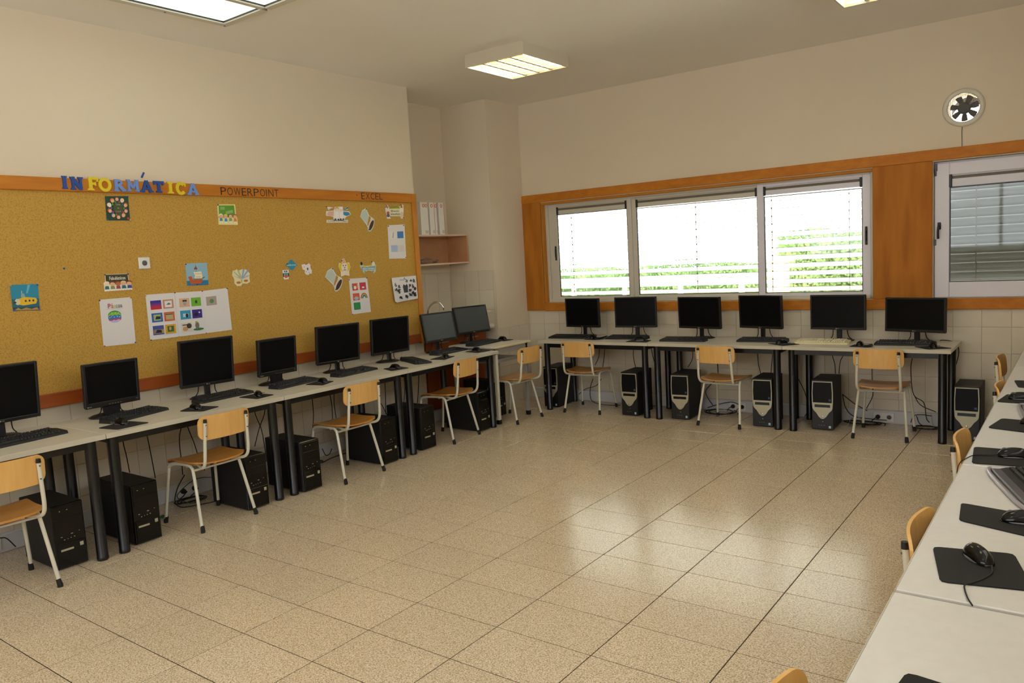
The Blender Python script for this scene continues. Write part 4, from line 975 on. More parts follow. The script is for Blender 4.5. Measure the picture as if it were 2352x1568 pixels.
P = [('banner', '#7fa6c4', [(.08, .30), (.92, .30), (.96, .62), (.5, .52), (.06, .62)]), ('bird', '#d8c040', el(.28, .60, .09, .10)), ('bird', '#d8c040', el(.60, .62, .10, .09)), ('penguin', '#20242c', el(.10, .84, .07, .14)), ('bunny', '#ece6cc', el(.84, .76, .09, .16)), ('foot', '#8fb07a', el(.26, .16, .06, .10)), ('foot', '#8fb07a', el(.80, .16, .06, .10))]
sheet('cut_out', 'blue banner cut-out with small yellow and black birds', 'cut-out', [(3.259, 1.665), (3.459, 1.665), (3.456, 1.552), (3.268, 1.552)], [[(.0, .60), (.06, 1), (.16, .95), (.2, .66), (.7, .66), (.78, .98), (.9, .96), (1, .6), (.95, .1), (.8, .0), (.7, .2), (.4, .26), (.2, .02)]], '#c9d4c4', P, [('Bem-vindos', '#eef2ee', .14, .36, .88, .48)], pins=((.08, .95, '#101216'), (.74, .95, '#101216')))
# Easter sheet
P = [('egg_green', '#3a9a3c', el(.42, .64, .205, .105, 24)), ('egg_lime', '#8fc42c', el(.42, .625, .205, .085, 24)), ('egg_blue', '#2f78c4', [(.215, .58), (.22, .62), (.30, .655), (.36, .63), (.42, .66), (.48, .635), (.54, .655), (.61, .625), (.625, .58), (.60, .55), (.24, .55)]),
     ('egg_red', '#cc2f45', [(.225, .565), (.30, .545), (.36, .58), (.42, .555), (.50, .585), (.56, .56), (.615, .585), (.60, .54), (.56, .52), (.28, .52), (.24, .54)]), ('egg_lilac', '#b6b8dc', [(.255, .535), (.32, .53), (.38, .55), (.44, .535), (.52, .555), (.585, .545), (.54, .505), (.46, .487), (.38, .487), (.30, .505)])]
P += [('egg_dot', '#e8eef4', el(u, v, .012, .009, 8)) for u, v in ((.26, .60), (.31, .615), (.40, .605), (.50, .615), (.57, .60), (.34, .70), (.45, .69), (.54, .685))]
P.append(('rule', '#b8b4b4', rc(.16, .782, .58, .785)))
t = sheet('easter_sheet', 'white sheet headed Páscoa above a striped egg', 'paper', [(.917, 1.500), (1.137, 1.502), (1.132, 1.180), (.911, 1.184)], None, '#e0dcdc', P, [('P', '#b8485a', .235, .80, .315, .90), ('á', '#c8664a', .33, .80, .395, .905), ('s', '#d8c85a', .41, .80, .455, .865), ('c', '#6a9a6a', .47, .80, .525, .865), ('oa', '#6a6a78', .54, .80, .67, .865)], pins=((.0, .985, '#2a2450'), (.97, .985, '#c85a2a'), (.02, .01, '#c83a2a'), (.98, .02, '#2a50b8')))
def pic(c, u0, v0, u1, v1, *ins): return [('picture', c, rc(u0, v0, u1, v1))]+[('picture_detail', cc, pp) for cc, pp in ins]
def mid(u0, v0, u1, v1, f=.2): return rc(u0+(u1-u0)*f, v0+(v1-v0)*f, u1-(u1-u0)*f, v1-(v1-v0)*f)
A = (.13, .66, .50, .86); B = (.56, .66, .92, .86); A2 = (.13, .38, .50, .58); B2_ = (.56, .38, .92, .58); A3 = (.13, .10, .50, .30); B3_ = (.56, .10, .92, .30)
P = [('picture', '#33309a', rc(.13, .80, .50, .86)), ('picture', '#6a2f8a', rc(.13, .76, .50, .80)), ('picture', '#a02a66', rc(.13, .72, .50, .76)), ('picture', '#c4242c', rc(.13, .66, .50, .72))]
P += pic('#c58a6a', *B, ('#e8e6e8', mid(*B, .15)), ('#7a6a60', [(.66, .75), (.76, .79), (.84, .75), (.74, .74)]))
P += pic('#2f63b4', *A2, ('#a3b873', mid(*A2, .17)), ('#20242a', [(.24, .44), (.42, .44), (.43, .50), (.28, .51)]))
P += pic('#cf5a24', *B2_, ('#b8a878', mid(*B2_, .15)), ('#3a4030', rc(.61, .52, .86, .54)))
P += pic('#3f4f9a', *A3, ('#8a7a6a', rc(.14, .12, .49, .22)), ('#1c1c1c', [(.2, .14), (.42, .14), (.40, .20), (.26, .21)]), ('#c0a030', rc(.44, .13, .50, .2)))
P += pic('#d8a416', *B3_, ('#3a6a2c', mid(*B3_, .18)), ('#c89a78', el(.72, .21, .04, .04)))
gS = 'joined white picture sheets'
sheet('paper_sheet', 'left of the three joined sheets, with six pictures in bright frames', 'paper', [(1.237, 1.510), (1.455, 1.510), (1.451, 1.189), (1.237, 1.189)], None, '#e2dfe0', P, group=gS, pins=((.0, .98, '#d8a81a'), (1, 1, '#202a52'), (.02, .0, '#1f5a30')))
P = pic('#d9b193', *A, ('#2c2c20', rc(.25, .78, .40, .82)), ('#a9a4a8', el(.32, .74, .06, .05))) + pic('#6fb42c', *B, ('#2c3a2c', el(.74, .76, .045, .04))) + pic('#2396c4', *A2, ('#c8d0d8', rc(.22, .43, .42, .51)), ('#262630', el(.36, .46, .05, .05)))
P += pic('#34238a', *B2_, ('#10101c', el(.70, .47, .08, .04)), ('#d8d8dc', el(.82, .51, .03, .02))) + pic('#d8d2c4', *A3, ('#c89a6a', el(.26, .16, .10, .05)), ('#4a3a2c', el(.40, .22, .09, .06)), ('#2a241c', rc(.16, .24, .36, .26))) + [('picture_detail', '#2f7a48', el(.74, .12, .19, .03)), ('picture_detail', '#7a7264', el(.70, .21, .07, .08)), ('picture_detail', '#c8a040', el(.68, .29, .04, .02))]
sheet('paper_sheet', 'middle of the three joined sheets, with six pictures and a green one', 'paper', [(1.456, 1.510), (1.673, 1.507), (1.671, 1.190), (1.452, 1.189)], None, '#e2dfe0', P, group=gS, pins=((1, 1, '#a02828'), (.0, .0, '#c8a82a')))
sheet('paper_sheet', 'right of the three joined sheets, nearly blank with one small picture', 'paper', [(1.674, 1.507), (1.887, 1.516), (1.894, 1.192), (1.672, 1.190)], None, '#e2dfe0', pic('#ad9c98', .12, .64, .52, .85, ('#5a8a4a', el(.33, .74, .08, .05))), group=gS, pins=((.98, .99, '#3a4460'), (.0, .0, '#5a6a80')))
P = pic('#d8463a', .14, .66, .44, .86, ('#efe6e4', el(.29, .74, .07, .05))) + [('picture_detail', '#3a8a4a', rc(.14, .72, .19, .84)), ('picture_detail', '#d89a3a', rc(.39, .72, .44, .84))] + pic('#c4344c', .54, .66, .88, .87, ('#efeaea', rc(.66, .71, .78, .75))) + pic('#d4593c', .13, .38, .47, .58, ('#a9c0d4', el(.30, .44, .12, .05))) + pic('#1f8a4c', .13, .12, .47, .32)
for i, c in enumerate(('#b8522c', '#d8a83a', '#3a9a8c', '#2f5a9a', '#e2dfe0')): P.append(('rainbow_band', c, el(.72, .42, .18-.03*i, .15-.025*i, 12, 0, PI)))
sheet('paper_sheet', 'white sheet with red, orange and green squares and a rainbow', 'paper', [(3.115, 1.519), (3.336, 1.518), (3.352, 1.200), (3.123, 1.197)], None, '#e2dfe0', P, pins=((.01, .97, '#701c28'), (.97, .99, '#20304a'), (.01, .0, '#4a5a5a')))
P = [('doodle', '#3c3c3e', [(.44, .35), (.60, .35), (.62, .62), (.58, .70), (.52, .64), (.45, .70), (.41, .60)])]
rnd = random.Random(3)
for u, v in ((.10, .75), (.13, .65), (.58, .82), (.76, .80), (.88, .80), (.26, .62), (.70, .62), (.82, .58), (.12, .52), (.24, .40), (.68, .44), (.88, .46), (.26, .16), (.50, .20), (.66, .24), (.84, .24), (.80, .30), (.2, .5)):
    for j in range(5):
        a = rnd.random()*6.28; du, dv = .035*math.cos(a), .045*math.sin(a); uu, vv = u+rnd.uniform(-.03, .03), v+rnd.uniform(-.04, .04)
        P.append(('doodle', '#3c3c3e', [(uu-du, vv-dv), (uu+du, vv+dv), (uu+du+.008, vv+dv-.012), (uu-du+.008, vv-dv-.012)]))
sheet('doodle_sheet', 'white sheet covered in small black line drawings', 'paper', [(3.628, 1.498), (3.962, 1.503), (3.970, 1.268), (3.645, 1.260)], [[(0, 1), (1, 1), (1, .04), (.1, .0), (.03, .05)]], '#e6e4e6', P, [('Actividades', '#6a6a6c', .24, .86, .52, .92)], pins=((.5, .94, '#5a5a6a'),), x0=.0465)
# loose pins and the socket on the board
for y, z, c, lb in ((.715, 1.719, '#1f4fb8', 'lone blue push pin in bare cork'), (2.817, 1.689, '#e0bc28', 'lone yellow push pin in bare cork')):
    k = MB(BF); k.lathe([(0, -.002), (.0015, -.002), (.0015, .002), (.005, .003), (.006, .008), (.004, .012), (0, .012)], 12)
    tag(k.build('push_pin', pc(c, .3), None, (.027, y, z)), lb, 'push pin')
def socket(mb_parent, M, plugs=0):
    k = MB(M); k.box((-.041, -.041, 0), (.041, .041, .010), .004); q = k.build('cover_plate', WHITEP, mb_parent); 
    k = MB(M); k.lathe([(.022, .0101), (.022, .002), (.0, .002), (.0, .0015), (.023, .0015), (.026, .0115), (.024, .0115)][::-1] if False else [(.0, .0102), (.019, .0102), (.020, .0125), (.024, .0125), (.025, .010)], 24); k.build('socket_ring', WHITEP, mb_parent)
    k = MB(M); k.lathe([(.0, .0104), (.0185, .0104), (.0185, .0108), (.0, .0108)], 24); k.build('socket_well', GREYP, mb_parent)
    k = MB(M)
    for x in (-.009, .009): k.cyl((x, 0, .0105), (x, 0, .0115), .0026, 8)
    k.box((-.003, .013, .0105), (.003, .018, .014)); k.box((-.003, -.018, .0105), (.003, -.013, .014)); k.build('contact', CHROME, mb_parent)
t = thing('wall_socket', 'white power socket set in the cork board', 'socket', (.026, 1.252, 1.732)); socket(t, BF)
# letters on the frame
_zz = [0]
def zt():
    _zz[0] = (_zz[0]+1) % 24; return .0095+.00012*_zz[0]
def bar(mb, a, b_, w):
    a, b_ = Vector(a), Vector(b_); d = (b_-a).normalized(); n_ = Vector((-d.y, d.x))*w/2
    mb.prism([tuple(a+n_), tuple(a-n_), tuple(b_-n_), tuple(b_+n_)], 0, zt())
def ringarc(mb, cx, cy, rx, ry, w, a0, a1, n=18):
    for i in range(n):
        p, q = a0+(a1-a0)*i/n, a0+(a1-a0)*(i+1)/n
        f = lambda a, s_: (cx+(rx-s_)*math.cos(a), cy+(ry-s_)*math.sin(a))
        mb.prism([f(p, 0), f(q, 0), f(q, w), f(p, w)], 0, .010)
def letter(ch, w, h):
    k = MB(BF); s_ = .022
    sf = lambda x, y, ww=.036: k.prism([(x-ww/2, y), (x+ww/2, y), (x+ww/2-.004, y+.012), (x-ww/2+.004, y+.012)] if y < h/2 else [(x-ww/2, y), (x+ww/2, y), (x+ww/2-.004, y-.012), (x-ww/2+.004, y-.012)], 0, zt())
    if ch == 'I': bar(k, (w/2, 0), (w/2, h), s_); sf(w/2, 0, w); sf(w/2, h, w)
    elif ch == 'N': bar(k, (w*.22, 0), (w*.22, h), .017); bar(k, (w*.80, 0), (w*.80, h), .017); bar(k, (w*.16, h-.004), (w*.82, .006), .024); sf(w*.22, 0); sf(w*.20, h, .034); sf(w*.80, h, .036)
    elif ch == 'F': bar(k, (w*.27, 0), (w*.27, h), s_); bar(k, (w*.1, h-.009), (w*.96, h-.009), .018); bar(k, (w*.27, h*.50), (w*.70, h*.50), .016); bar(k, (w*.93, h), (w*.90, h*.66), .012); bar(k, (w*.70, h*.62), (w*.70, h*.36), .010); sf(w*.27, 0, .044)
    elif ch == 'O': ringarc(k, w/2, h/2, w/2, h/2+.003, .020, 0, 2*PI, 28)
    elif ch == 'R': bar(k, (w*.24, 0), (w*.24, h), s_); ringarc(k, w*.45, h*.74, w*.34, h*.26, .015, -PI/2, PI/2, 12); bar(k, (w*.24, h-.008), (w*.5, h-.008), .016); bar(k, (w*.24, h*.52), (w*.5, h*.52), .014); bar(k, (w*.48, h*.5), (w*.86, .004), .022); sf(w*.24, 0, .040); bar(k, (w*.74, .006), (w*1.02, .006), .012)
    elif ch == 'M': bar(k, (w*.16, 0), (w*.16, h), .014); bar(k, (w*.84, 0), (w*.84, h), .018); bar(k, (w*.16, h-.004), (w*.50, h*.28), .019); bar(k, (w*.84, h-.004), (w*.50, h*.28), .017); sf(w*.16, 0, .034); sf(w*.84, 0, .036); sf(w*.14, h, .028); sf(w*.86, h, .028)
    elif ch == 'A': bar(k, (w*.14, 0), (w*.5, h), .018); bar(k, (w*.86, 0), (w*.5, h), .022); bar(k, (w*.28, h*.30), (w*.72, h*.30), .013); sf(w*.14, 0, .036); sf(w*.86, 0, .036)
    elif ch == 'T': bar(k, (w/2, 0), (w/2, h), s_); bar(k, (0, h-.009), (w, h-.009), .018); bar(k, (w*.04, h), (w*.06, h*.66), .011); bar(k, (w*.96, h), (w*.94, h*.66), .011); sf(w/2, 0, .046)
    elif ch == 'C': ringarc(k, w*.52, h/2, w*.52, h/2+.003, .022, R(42), R(322), 24); bar(k, (w*.93, h*.98), (w*.93, h*.64), .012)
    return k
LC_ = {'b': mat('blue_foam', '#14499a', .5), 'y': mat('yellow_foam', '#e0c81e', .5), 'l': mat('light_blue_foam', '#6f92d4', .5)}
LY = [('I', .755, .790, 'b', 2.226, .082), ('N', .805, .888, 'b', 2.222, .083), ('F', .915, .985, 'y', 2.222, .088), ('O', .985, 1.070, 'y', 2.219, .086), ('R', 1.083, 1.165, 'l', 2.222, .080), ('M', 1.176, 1.260, 'l', 2.224, .080),
      ('A', 1.272, 1.358, 'b', 2.222, .080), ('T', 1.368, 1.442, 'b', 2.223, .080), ('I', 1.468, 1.514, 'y', 2.219, .082), ('C', 1.532, 1.608, 'y', 2.214, .088), ('A', 1.622, 1.708, 'l', 2.214, .082)]
nth = ['first letter, dark blue I', 'second letter, dark blue N', 'third letter, yellow F', 'fourth letter, yellow O', 'fifth letter, light blue R', 'sixth letter, light blue M', 'seventh letter, dark blue A', 'eighth letter, dark blue T', 'ninth letter, yellow I', 'tenth letter, yellow C', 'last letter, light blue A']
for (ch, y0, y1, c, z, h), lb in zip(LY, nth):
    o = letter(ch, y1-y0, h).build('foam_letter', LC_[c], None, (.0455, y0, z)); tag(o, lb+' of the word INFORMÁTICA on the board frame', 'letter', 'foam letters on the board frame')
k = MB(Matrix(((0, 0, 1, .0005), (1, 0, 0, 1.312), (0, 1, 0, 2.328), (0, 0, 0, 1)))); bar(k, (0, 0), (.020, .036), .010)
tag(k.build('foam_accent', LC_['b']), 'blue accent strip stuck to the wall above the letter A', 'letter', 'foam letters on the board frame')
THIN = mat('black_lettering', '#2a1a12', .6)
def word(lb, tx, y0, y1, z0, z1):
    t = thing('lettering', lb, 'lettering', (.0455, y0, z0)); n = len(tx); sp = (y1-y0)/n
    v, f = text_mesh(tx, 1)
    xs = [p[0] for p in v]; tot = max(xs)-min(xs); x = 0
    wd = {'I': .25, 'W': 1.25, 'L': .8, 'E': .85, 'T': .85}
    s_ = sum(wd.get(c, 1) for c in tx)+.22*(n-1); u = (y1-y0)/s_; cur = 0
    for c in tx:
        w_ = wd.get(c, 1)*u; k = MB(BF @ T(cur, 0, 0)); fit_text(k, c, w_*(1 if c != 'I' else .6), z1-z0, I4, off=-.008, ext=.0012); k.build('letter', THIN, t); cur += w_+.22*u
word('black word POWERPOINT on the top rail of the board', 'POWERPOINT', 1.897, 2.425, 2.222, 2.280)
word('black word EXCEL on the top rail of the board', 'EXCEL', 3.325, 3.590, 2.228, 2.286)
k = MB(BF); k.cyl((0, 0, 0), (0, 0, .002), .005, 10); tag(k.build('dot_mark', THIN, None, (.0455, 3.272, 2.262)), 'small black dot left of the word EXCEL', 'mark')

# ------------------------------------------------------------------ alcove: shelf, binders, sink unit
t = thing('wall_shelf', 'open box shelf of pale wood in the alcove by the column', 'shelf', (XA, 4.12, 1.592))
k = MB(); k.box((.001, 0, .302), (.30, .965, .320)); k.build('top_board', SHELFE, t)
k = MB(); k.box((.001, 0, 0), (.30, .965, .016)); k.build('bottom_board', SHELFE, t)
for y in (0, .949): k = MB(); k.box((.001, y, .016), (.30, y+.016, .302)); k.build('side_board', SHELFW, t)
k = MB(); k.box((.001, .016, .016), (.012, .949, .302)); k.build('back_board', SHELFW, t)
BI = mat('binder_card', '#e9e6e0', .5); RED = pc('#b5483a'); ORR = pc('#e0601e')
for y0, w_, lb, nr in ((4.358, .118, 'widest white ring binder, leftmost on the alcove shelf', 2), (4.495, .076, 'white ring binder, second from the left on the alcove shelf', 1), (4.574, .038, 'narrow white binder, third on the alcove shelf', 1), (4.640, .085, 'rightmost white ring binder on the alcove shelf', 1)):
    t = thing('ring_binder', lb, 'binder', (-.205, y0, 1.912), 0, 'white binders on the alcove shelf')
    k = MB(); k.box((-.26, 0, 0), (0, .003, .335)); k.box((-.26, w_-.003, 0), (0, w_, .335)); k.box((-.003, .003, 0), (0, w_-.003, .335)); k.box((-.25, .004, .004), (-.005, w_-.004, .318)); k.build('cover', BI, t)
    k = MB()
    for i in range(nr):
        c0 = w_*(i+1)/(nr+1)-(.010 if nr == 1 else 0)+(.012 if nr == 2 else .01); k.tube([(.0015, c0+.014*math.cos(a*PI/7), .300+.016*math.sin(a*PI/7)) for a in range(14)], .003, 6, closed=True)
    k.build('logo_ring', ORR, t)
    k = MB(); k.box((0, w_*.5, .012), (.0008, w_*.9, .045)); k.build('spine_label', pc('#c9c6bc'), t)
    k = MB(); k.box((-.004, w_-.0029, .002), (.0006, w_+.0004, .333)); k.build('spine_edge', RED, t)
CLR = mat('clear_plastic', '#d8d4cc', .15, trans=.85); CLR.node_tree.nodes['Principled BSDF'].inputs['IOR'].default_value = 1.2
k = MB(); rn = random.Random(5)
nz_ = [[rn.uniform(.75, 1.2) for _ in range(17)] for _ in range(9)]
def bag(u, v):
    a = 2*PI*u; r = math.sin(PI*v) ** .7*nz_[int(v*8)][int(u*16) % 16]; return (.09*r*math.cos(a), .15*r*math.sin(a), .001+.055*(1-math.cos(PI*v))/2*nz_[int(v*8)][0])
k.grid(bag, 16, 8); tag(k.build('plastic_bag', CLR, None, (-.33, 4.54, 1.609)), 'crumpled clear plastic bag lying in the alcove shelf', 'bag')
t = thing('tray', 'small dark tray lying in the left of the alcove shelf', 'tray', (-.30, 4.27, 1.609))
k = MB(); k.box((-.06, -.05, 0), (.06, .06, .006)); k.box((-.06, -.05, .006), (-.055, .06, .03)); k.box((.055, -.05, .006), (.06, .06, .03)); k.box((-.055, .055, .006), (.055, .06, .03)); k.box((-.055, -.05, .006), (.055, -.045, .03)); k.build('shell', BLACKM, t)

t = thing('sink_cabinet', 'orange-brown wooden sink cabinet in the alcove', 'cabinet', (0, 4.085, 0))
k = MB(); k.box((-.48, .0, .115), (-.018, .985, .862)); k.build('body', ORANGEW, t)
k = MB(); k.box((-.49, .02, 0), (-.05, .97, .115)); k.build('plinth', RACE, t)
for i in range(2):
    y = .004+i*.49; k = MB(); k.box((-.018, y, .12), (0, y+.484, .700), .003); q = k.build('door', ORANGEW, t)
    k = MB(); k.box((-.001, y+.40 if i == 0 else y+.02, .66), (.010, y+.46 if i == 0 else y+.08, .672), .002); k.build('handle', SILVER, q)
    k = MB(); k.box((-.018, y, .708), (0, y+.484, .858), .003); q = k.build('drawer', ORANGEW, t)
    k = MB(); k.box((0, y+.16, .79), (.012, y+.34, .800), .002); k.build('handle', SILVER, q)
t = thing('counter_top', 'white rounded-edge stone counter over the orange cabinet', 'counter', (0, 4.075, .865))
k = MB()
k.box((-.497, 0, 0), (.06, .36, .055), .004); k.box((-.497, .72, 0), (.06, 1.02, .055), .004); k.box((-.497, .36, 0), (-.40, .72, .055)); k.box((-.06, .36, 0), (.06, .72, .055))
k.tube([(.075, 0, .0275), (.075, 1.02, .0275)], .0275, 14); k.box((.05, 0, .0), (.078, 1.02, .055)); k.build('slab', COUNTER, t)
k = MB(); k.box((-.40, .36, .001), (-.06, .72, .006)); k.box((-.40, .36, .006), (-.39, .72, .058)); k.box((-.07, .36, .006), (-.06, .72, .058)); k.box((-.39, .36, .006), (-.07, .37, .058)); k.box((-.39, .71, .006), (-.07, .72, .058)); k.build('basin', mat('steel_basin', '#b8b8b8', .25, metal=1), t)
t = thing('tap', 'tall chrome gooseneck tap rising behind the pale screen', 'tap', (-.33, 4.50, .92))
k = MB(); k.lathe([(0, 0), (.028, 0), (.028, .01), (.018, .02), (.016, .07), (0, .07)], 20); k.build('base', CHROME, t)
k = MB(); k.tube(smooth([(0, 0, .06), (0, 0, .17), (.025, .012, .235), (.075, .04, .275), (.125, .07, .265), (.15, .085, .22), (.152, .087, .19)], 5), .0095, 12); k.build('spout', CHROME, t)
k = MB(); k.cyl((0, 0, .055), (0, -.06, .075), .006, 10); k.build('lever', CHROME, t)
k = MB(); k.box((-.10, 0, 0), (.03, .24, .040), .006); o = k.build('soap_box', WHITEP, None, (-.02, 4.80, .921)); tag(o, 'white box lying on the counter beside the right leaning screen', 'box')
k = MB(); k.box((-.08, .2401, .004), (.01, .244, .036), .001); k.build('end_cap', BLACK, o)

# ------------------------------------------------------------------ sockets on the raceways and plugs
PF = Matrix(((1, 0, 0, 0), (0, 0, -1, 0), (0, 1, 0, 0), (0, 0, 0, 1)))
def ssock(lb, x, y, wall, nplug):
    t = thing('socket_block', lb, 'socket', (x, y, .058), 0)
    M = BF if wall == 'L' else PF
    k = MB(M); k.box((-.085, -.040, 0), (.085, .040, .008), .003); k.build('cover_plate', WHITEP, t)
    for i, u in enumerate((-.045, .045)):
        k = MB(M @ T(u, 0, 0)); k.lathe([(0, .0082), (.019, .0082), (.020, .0105), (.0235, .0105), (.0245, .008)], 20); k.build('socket_ring', WHITEP, t)
        k = MB(M @ T(u, 0, 0)); k.lathe([(0, .0083), (.018, .0083), (.018, .0089), (0, .0089)], 20); k.build('socket_well', GREYP, t)
    for i in range(nplug):
        u = (-.045, .045)[i] if wall == 'L' or nplug == 2 else -.045
        k = MB(M @ T(u, 0, .009)); k.lathe([(0, 0), (.019, 0), (.019, .012), (.012, .022), (.009, .045), (0, .045)], 16); k.tube(smooth([(0, 0, .04), (-.012, -.002, .058), (-.03, -.02, .055), (-.05, -.045, .03)], 4), .0035, 8)
        o = k.build('power_plug', RUBBER); o.location = (x, y, .058); tag(o, 'black round plug in the ' + lb, 'plug', 'plugs in the floor sockets')
        if nplug == 2: o['label'] = ('left' if i == 0 else 'right')+' black plug in the ' + lb
for x, y, w_, n_, lb in ((.031, .08, 'L', 2, 'double socket at the far left behind the first chair'), (.031, 1.40, 'L', 2, 'double socket low behind the chair at the second desk'), (.031, 2.40, 'L', 1, 'double socket low behind the chair at the third desk'), (.031, 3.55, 'L', 1, 'double socket low by the last cork board desk'),
                         (2.62, YB-.036, 'B', 2, 'double socket right of the middle window chair legs'), (3.93, YB-.036, 'B', 1, 'double socket between the legs of the right window chair')):
    ssock(lb, x, y, w_, n_)

# ------------------------------------------------------------------ cables
LC=[ ('k',[(0.100,0.935,0.528),(0.100,0.946,0.434),(0.100,0.956,0.309)]),
('k',[(0.100,1.103,0.552),(0.100,1.113,0.441),(0.100,1.130,0.223)]),
('k',[(0.100,1.361,0.560),(0.100,1.335,0.453),(0.100,1.335,0.291),(0.100,1.334,0.194)]),
('k',[(0.100,1.407,0.550),(0.100,1.444,0.412),(0.100,1.467,0.308),(0.100,1.507,0.182)]),
('k',[(0.100,1.348,0.191),(0.100,1.285,0.111),(0.100,1.255,0.022),(0.247,1.212,0.012),(0.313,1.288,0.012),(0.368,1.425,0.012)]),
('g',[(0.100,1.607,0.106),(0.100,1.431,0.136),(0.100,1.294,0.075),(0.100,1.283,0.030),(0.234,1.302,0.012),(0.227,1.409,0.012)]),
('k',[(0.100,1.978,0.535),(0.100,2.023,0.386),(0.100,2.040,0.240),(0.100,2.043,0.115)]),
('k',[(0.100,2.075,0.534),(0.100,2.003,0.390),(0.100,1.949,0.261)]),
('k',[(0.100,2.545,0.537),(0.100,2.545,0.406),(0.100,2.519,0.242)]),
('k',[(0.100,2.738,0.540),(0.100,2.748,0.443),(0.100,2.743,0.309)]),
('k',[(0.100,2.782,0.540),(0.100,2.776,0.437),(0.100,2.784,0.320)]),
('k',[(0.100,3.392,0.528),(0.100,3.390,0.446),(0.100,3.375,0.242)]),
('k',[(0.100,3.284,0.444),(0.100,3.348,0.309),(0.100,3.395,0.217)]),
('k',[(0.100,3.648,0.549),(0.100,3.649,0.443),(0.100,3.615,0.279)]),
('k',[(0.100,3.852,0.538),(0.100,3.834,0.412),(0.100,3.807,0.265)]),
('k',[(0.100,2.606,0.090),(0.100,2.637,0.025),(0.100,2.680,0.026),(0.100,2.709,0.065)]),
('k',[(0.233,2.487,0.012),(0.182,2.647,0.012),(0.173,2.802,0.012)]),
('k',[(0.100,0.426,0.321),(0.100,0.442,0.401),(0.100,0.473,0.492)]),
('k',[(0.100,0.140,0.117),(0.100,0.174,0.103),(0.100,0.217,0.036)]),
('k',[(0.100,4.165,0.467),(0.100,4.170,0.310),(0.100,4.191,0.194)]), ]
BC=[ ('k',[(0.751,5.585,0.607),(0.782,5.585,0.436),(0.846,5.585,0.339)]),
('k',[(1.115,5.620,0.611),(1.098,5.620,0.501),(1.050,5.620,0.413)]),
('k',[(1.179,5.620,0.598),(1.162,5.620,0.479),(1.141,5.620,0.383)]),
('k',[(1.015,5.620,0.257),(0.977,5.620,0.158),(0.976,5.620,0.037),(1.087,5.532,0.012),(1.267,5.472,0.012),(1.397,5.520,0.012)]),
('k',[(1.119,5.620,0.262),(1.055,5.620,0.187),(0.914,5.620,0.140),(0.826,5.620,0.076)]),
('k',[(1.525,5.620,0.616),(1.521,5.620,0.514),(1.542,5.620,0.399)]),
('k',[(1.727,5.620,0.635),(1.748,5.620,0.522),(1.773,5.620,0.423)]),
('k',[(2.186,5.620,0.611),(2.178,5.620,0.514),(2.129,5.620,0.432)]),
('k',[(2.430,5.620,0.566),(2.444,5.620,0.437),(2.437,5.620,0.341),(2.354,5.620,0.258),(2.311,5.620,0.199),(2.327,5.620,0.138),(2.379,5.620,0.062)]),
('k',[(2.324,5.620,0.032),(2.438,5.620,0.075),(2.572,5.620,0.106),(2.658,5.620,0.082)]),
('k',[(2.840,5.620,0.608),(2.846,5.620,0.495),(2.869,5.620,0.383)]),
('k',[(2.984,5.620,0.612),(2.975,5.620,0.520),(2.964,5.620,0.416)]),
('k',[(3.216,5.620,0.367),(3.277,5.620,0.227),(3.295,5.620,0.086),(3.266,5.620,0.014)]),
('k',[(3.514,5.620,0.611),(3.536,5.620,0.521),(3.542,5.620,0.430)]),
('k',[(3.614,5.620,0.614),(3.584,5.620,0.542),(3.572,5.620,0.432)]),
('k',[(3.846,5.620,0.456),(3.849,5.620,0.340),(3.849,5.620,0.243),(3.799,5.620,0.131)]),
('k',[(4.162,5.620,0.600),(4.152,5.620,0.488),(4.172,5.620,0.283),(4.251,5.620,0.213),(4.271,5.620,0.083),(4.294,5.620,0.047)]),
('k',[(4.172,5.620,0.283),(4.228,5.620,0.192),(4.343,5.620,0.141)]),
('k',[(4.379,5.620,0.750),(4.484,5.620,0.730),(4.506,5.620,0.648),(4.485,5.620,0.539),(4.463,5.620,0.429)]),
('k',[(3.600,5.620,0.247),(3.625,5.620,0.130),(3.690,5.620,0.056),(3.834,5.620,0.040),(3.964,5.620,0.039)]),
('k',[(3.600,5.620,0.247),(3.691,5.620,0.174),(3.806,5.620,0.112)]),
('w',[(3.579,5.620,0.035),(3.613,5.420,0.012),(3.688,5.395,0.012),(3.671,5.620,0.027),(3.733,5.620,0.047),(3.795,5.550,0.012),(3.871,5.525,0.012)]),
('w',[(4.304,5.620,0.123),(4.327,5.620,0.013),(4.384,5.560,0.012),(4.421,5.620,0.065)]),
('k',[(4.152,5.620,0.035),(4.172,5.620,0.094),(4.229,5.620,0.110),(4.311,5.620,0.105)]),
('k',[(4.195,5.620,0.096),(4.229,5.620,0.023),(4.327,5.620,0.013)]),
('w',[(2.418,5.555,0.012),(2.531,5.382,0.012),(2.592,5.448,0.012),(2.572,5.614,0.012)]), ]

GRN = mat('green_cable', '#1f5a38', .6); WHC = mat('white_cable', '#b8b4ac', .6)
def cables(L_, where, key):
    for i, (c, p) in enumerate(L_):
        if p[0][2] > .4: p = [(p[0][0], p[0][1], .7155)]+p
        k = MB(); k.tube(smooth(p, 6), .0036 if c == 'k' else .003, 6)
        lo = min(q[2] for q in p); hi = max(q[2] for q in p)
        a = p[0]; nm = {'k': 'black', 'g': 'green', 'w': 'white'}[c]
        ref = key(a)
        kind = 'hanging from the desk' if hi > .4 and lo > .1 else ('dropping to the floor' if hi > .4 else 'looping near the floor')
        o = k.build('cable', {'k': RUBBER, 'g': GRN, 'w': WHC}[c]); tag(o, '%s cable %s %s' % (nm, kind, ref), 'cable', nm+' cables '+where+' '+kind+' '+ref)
def near(L_, pos):
    return lambda a: min(L_, key=lambda e: abs(e[0]-a[pos]))[1]
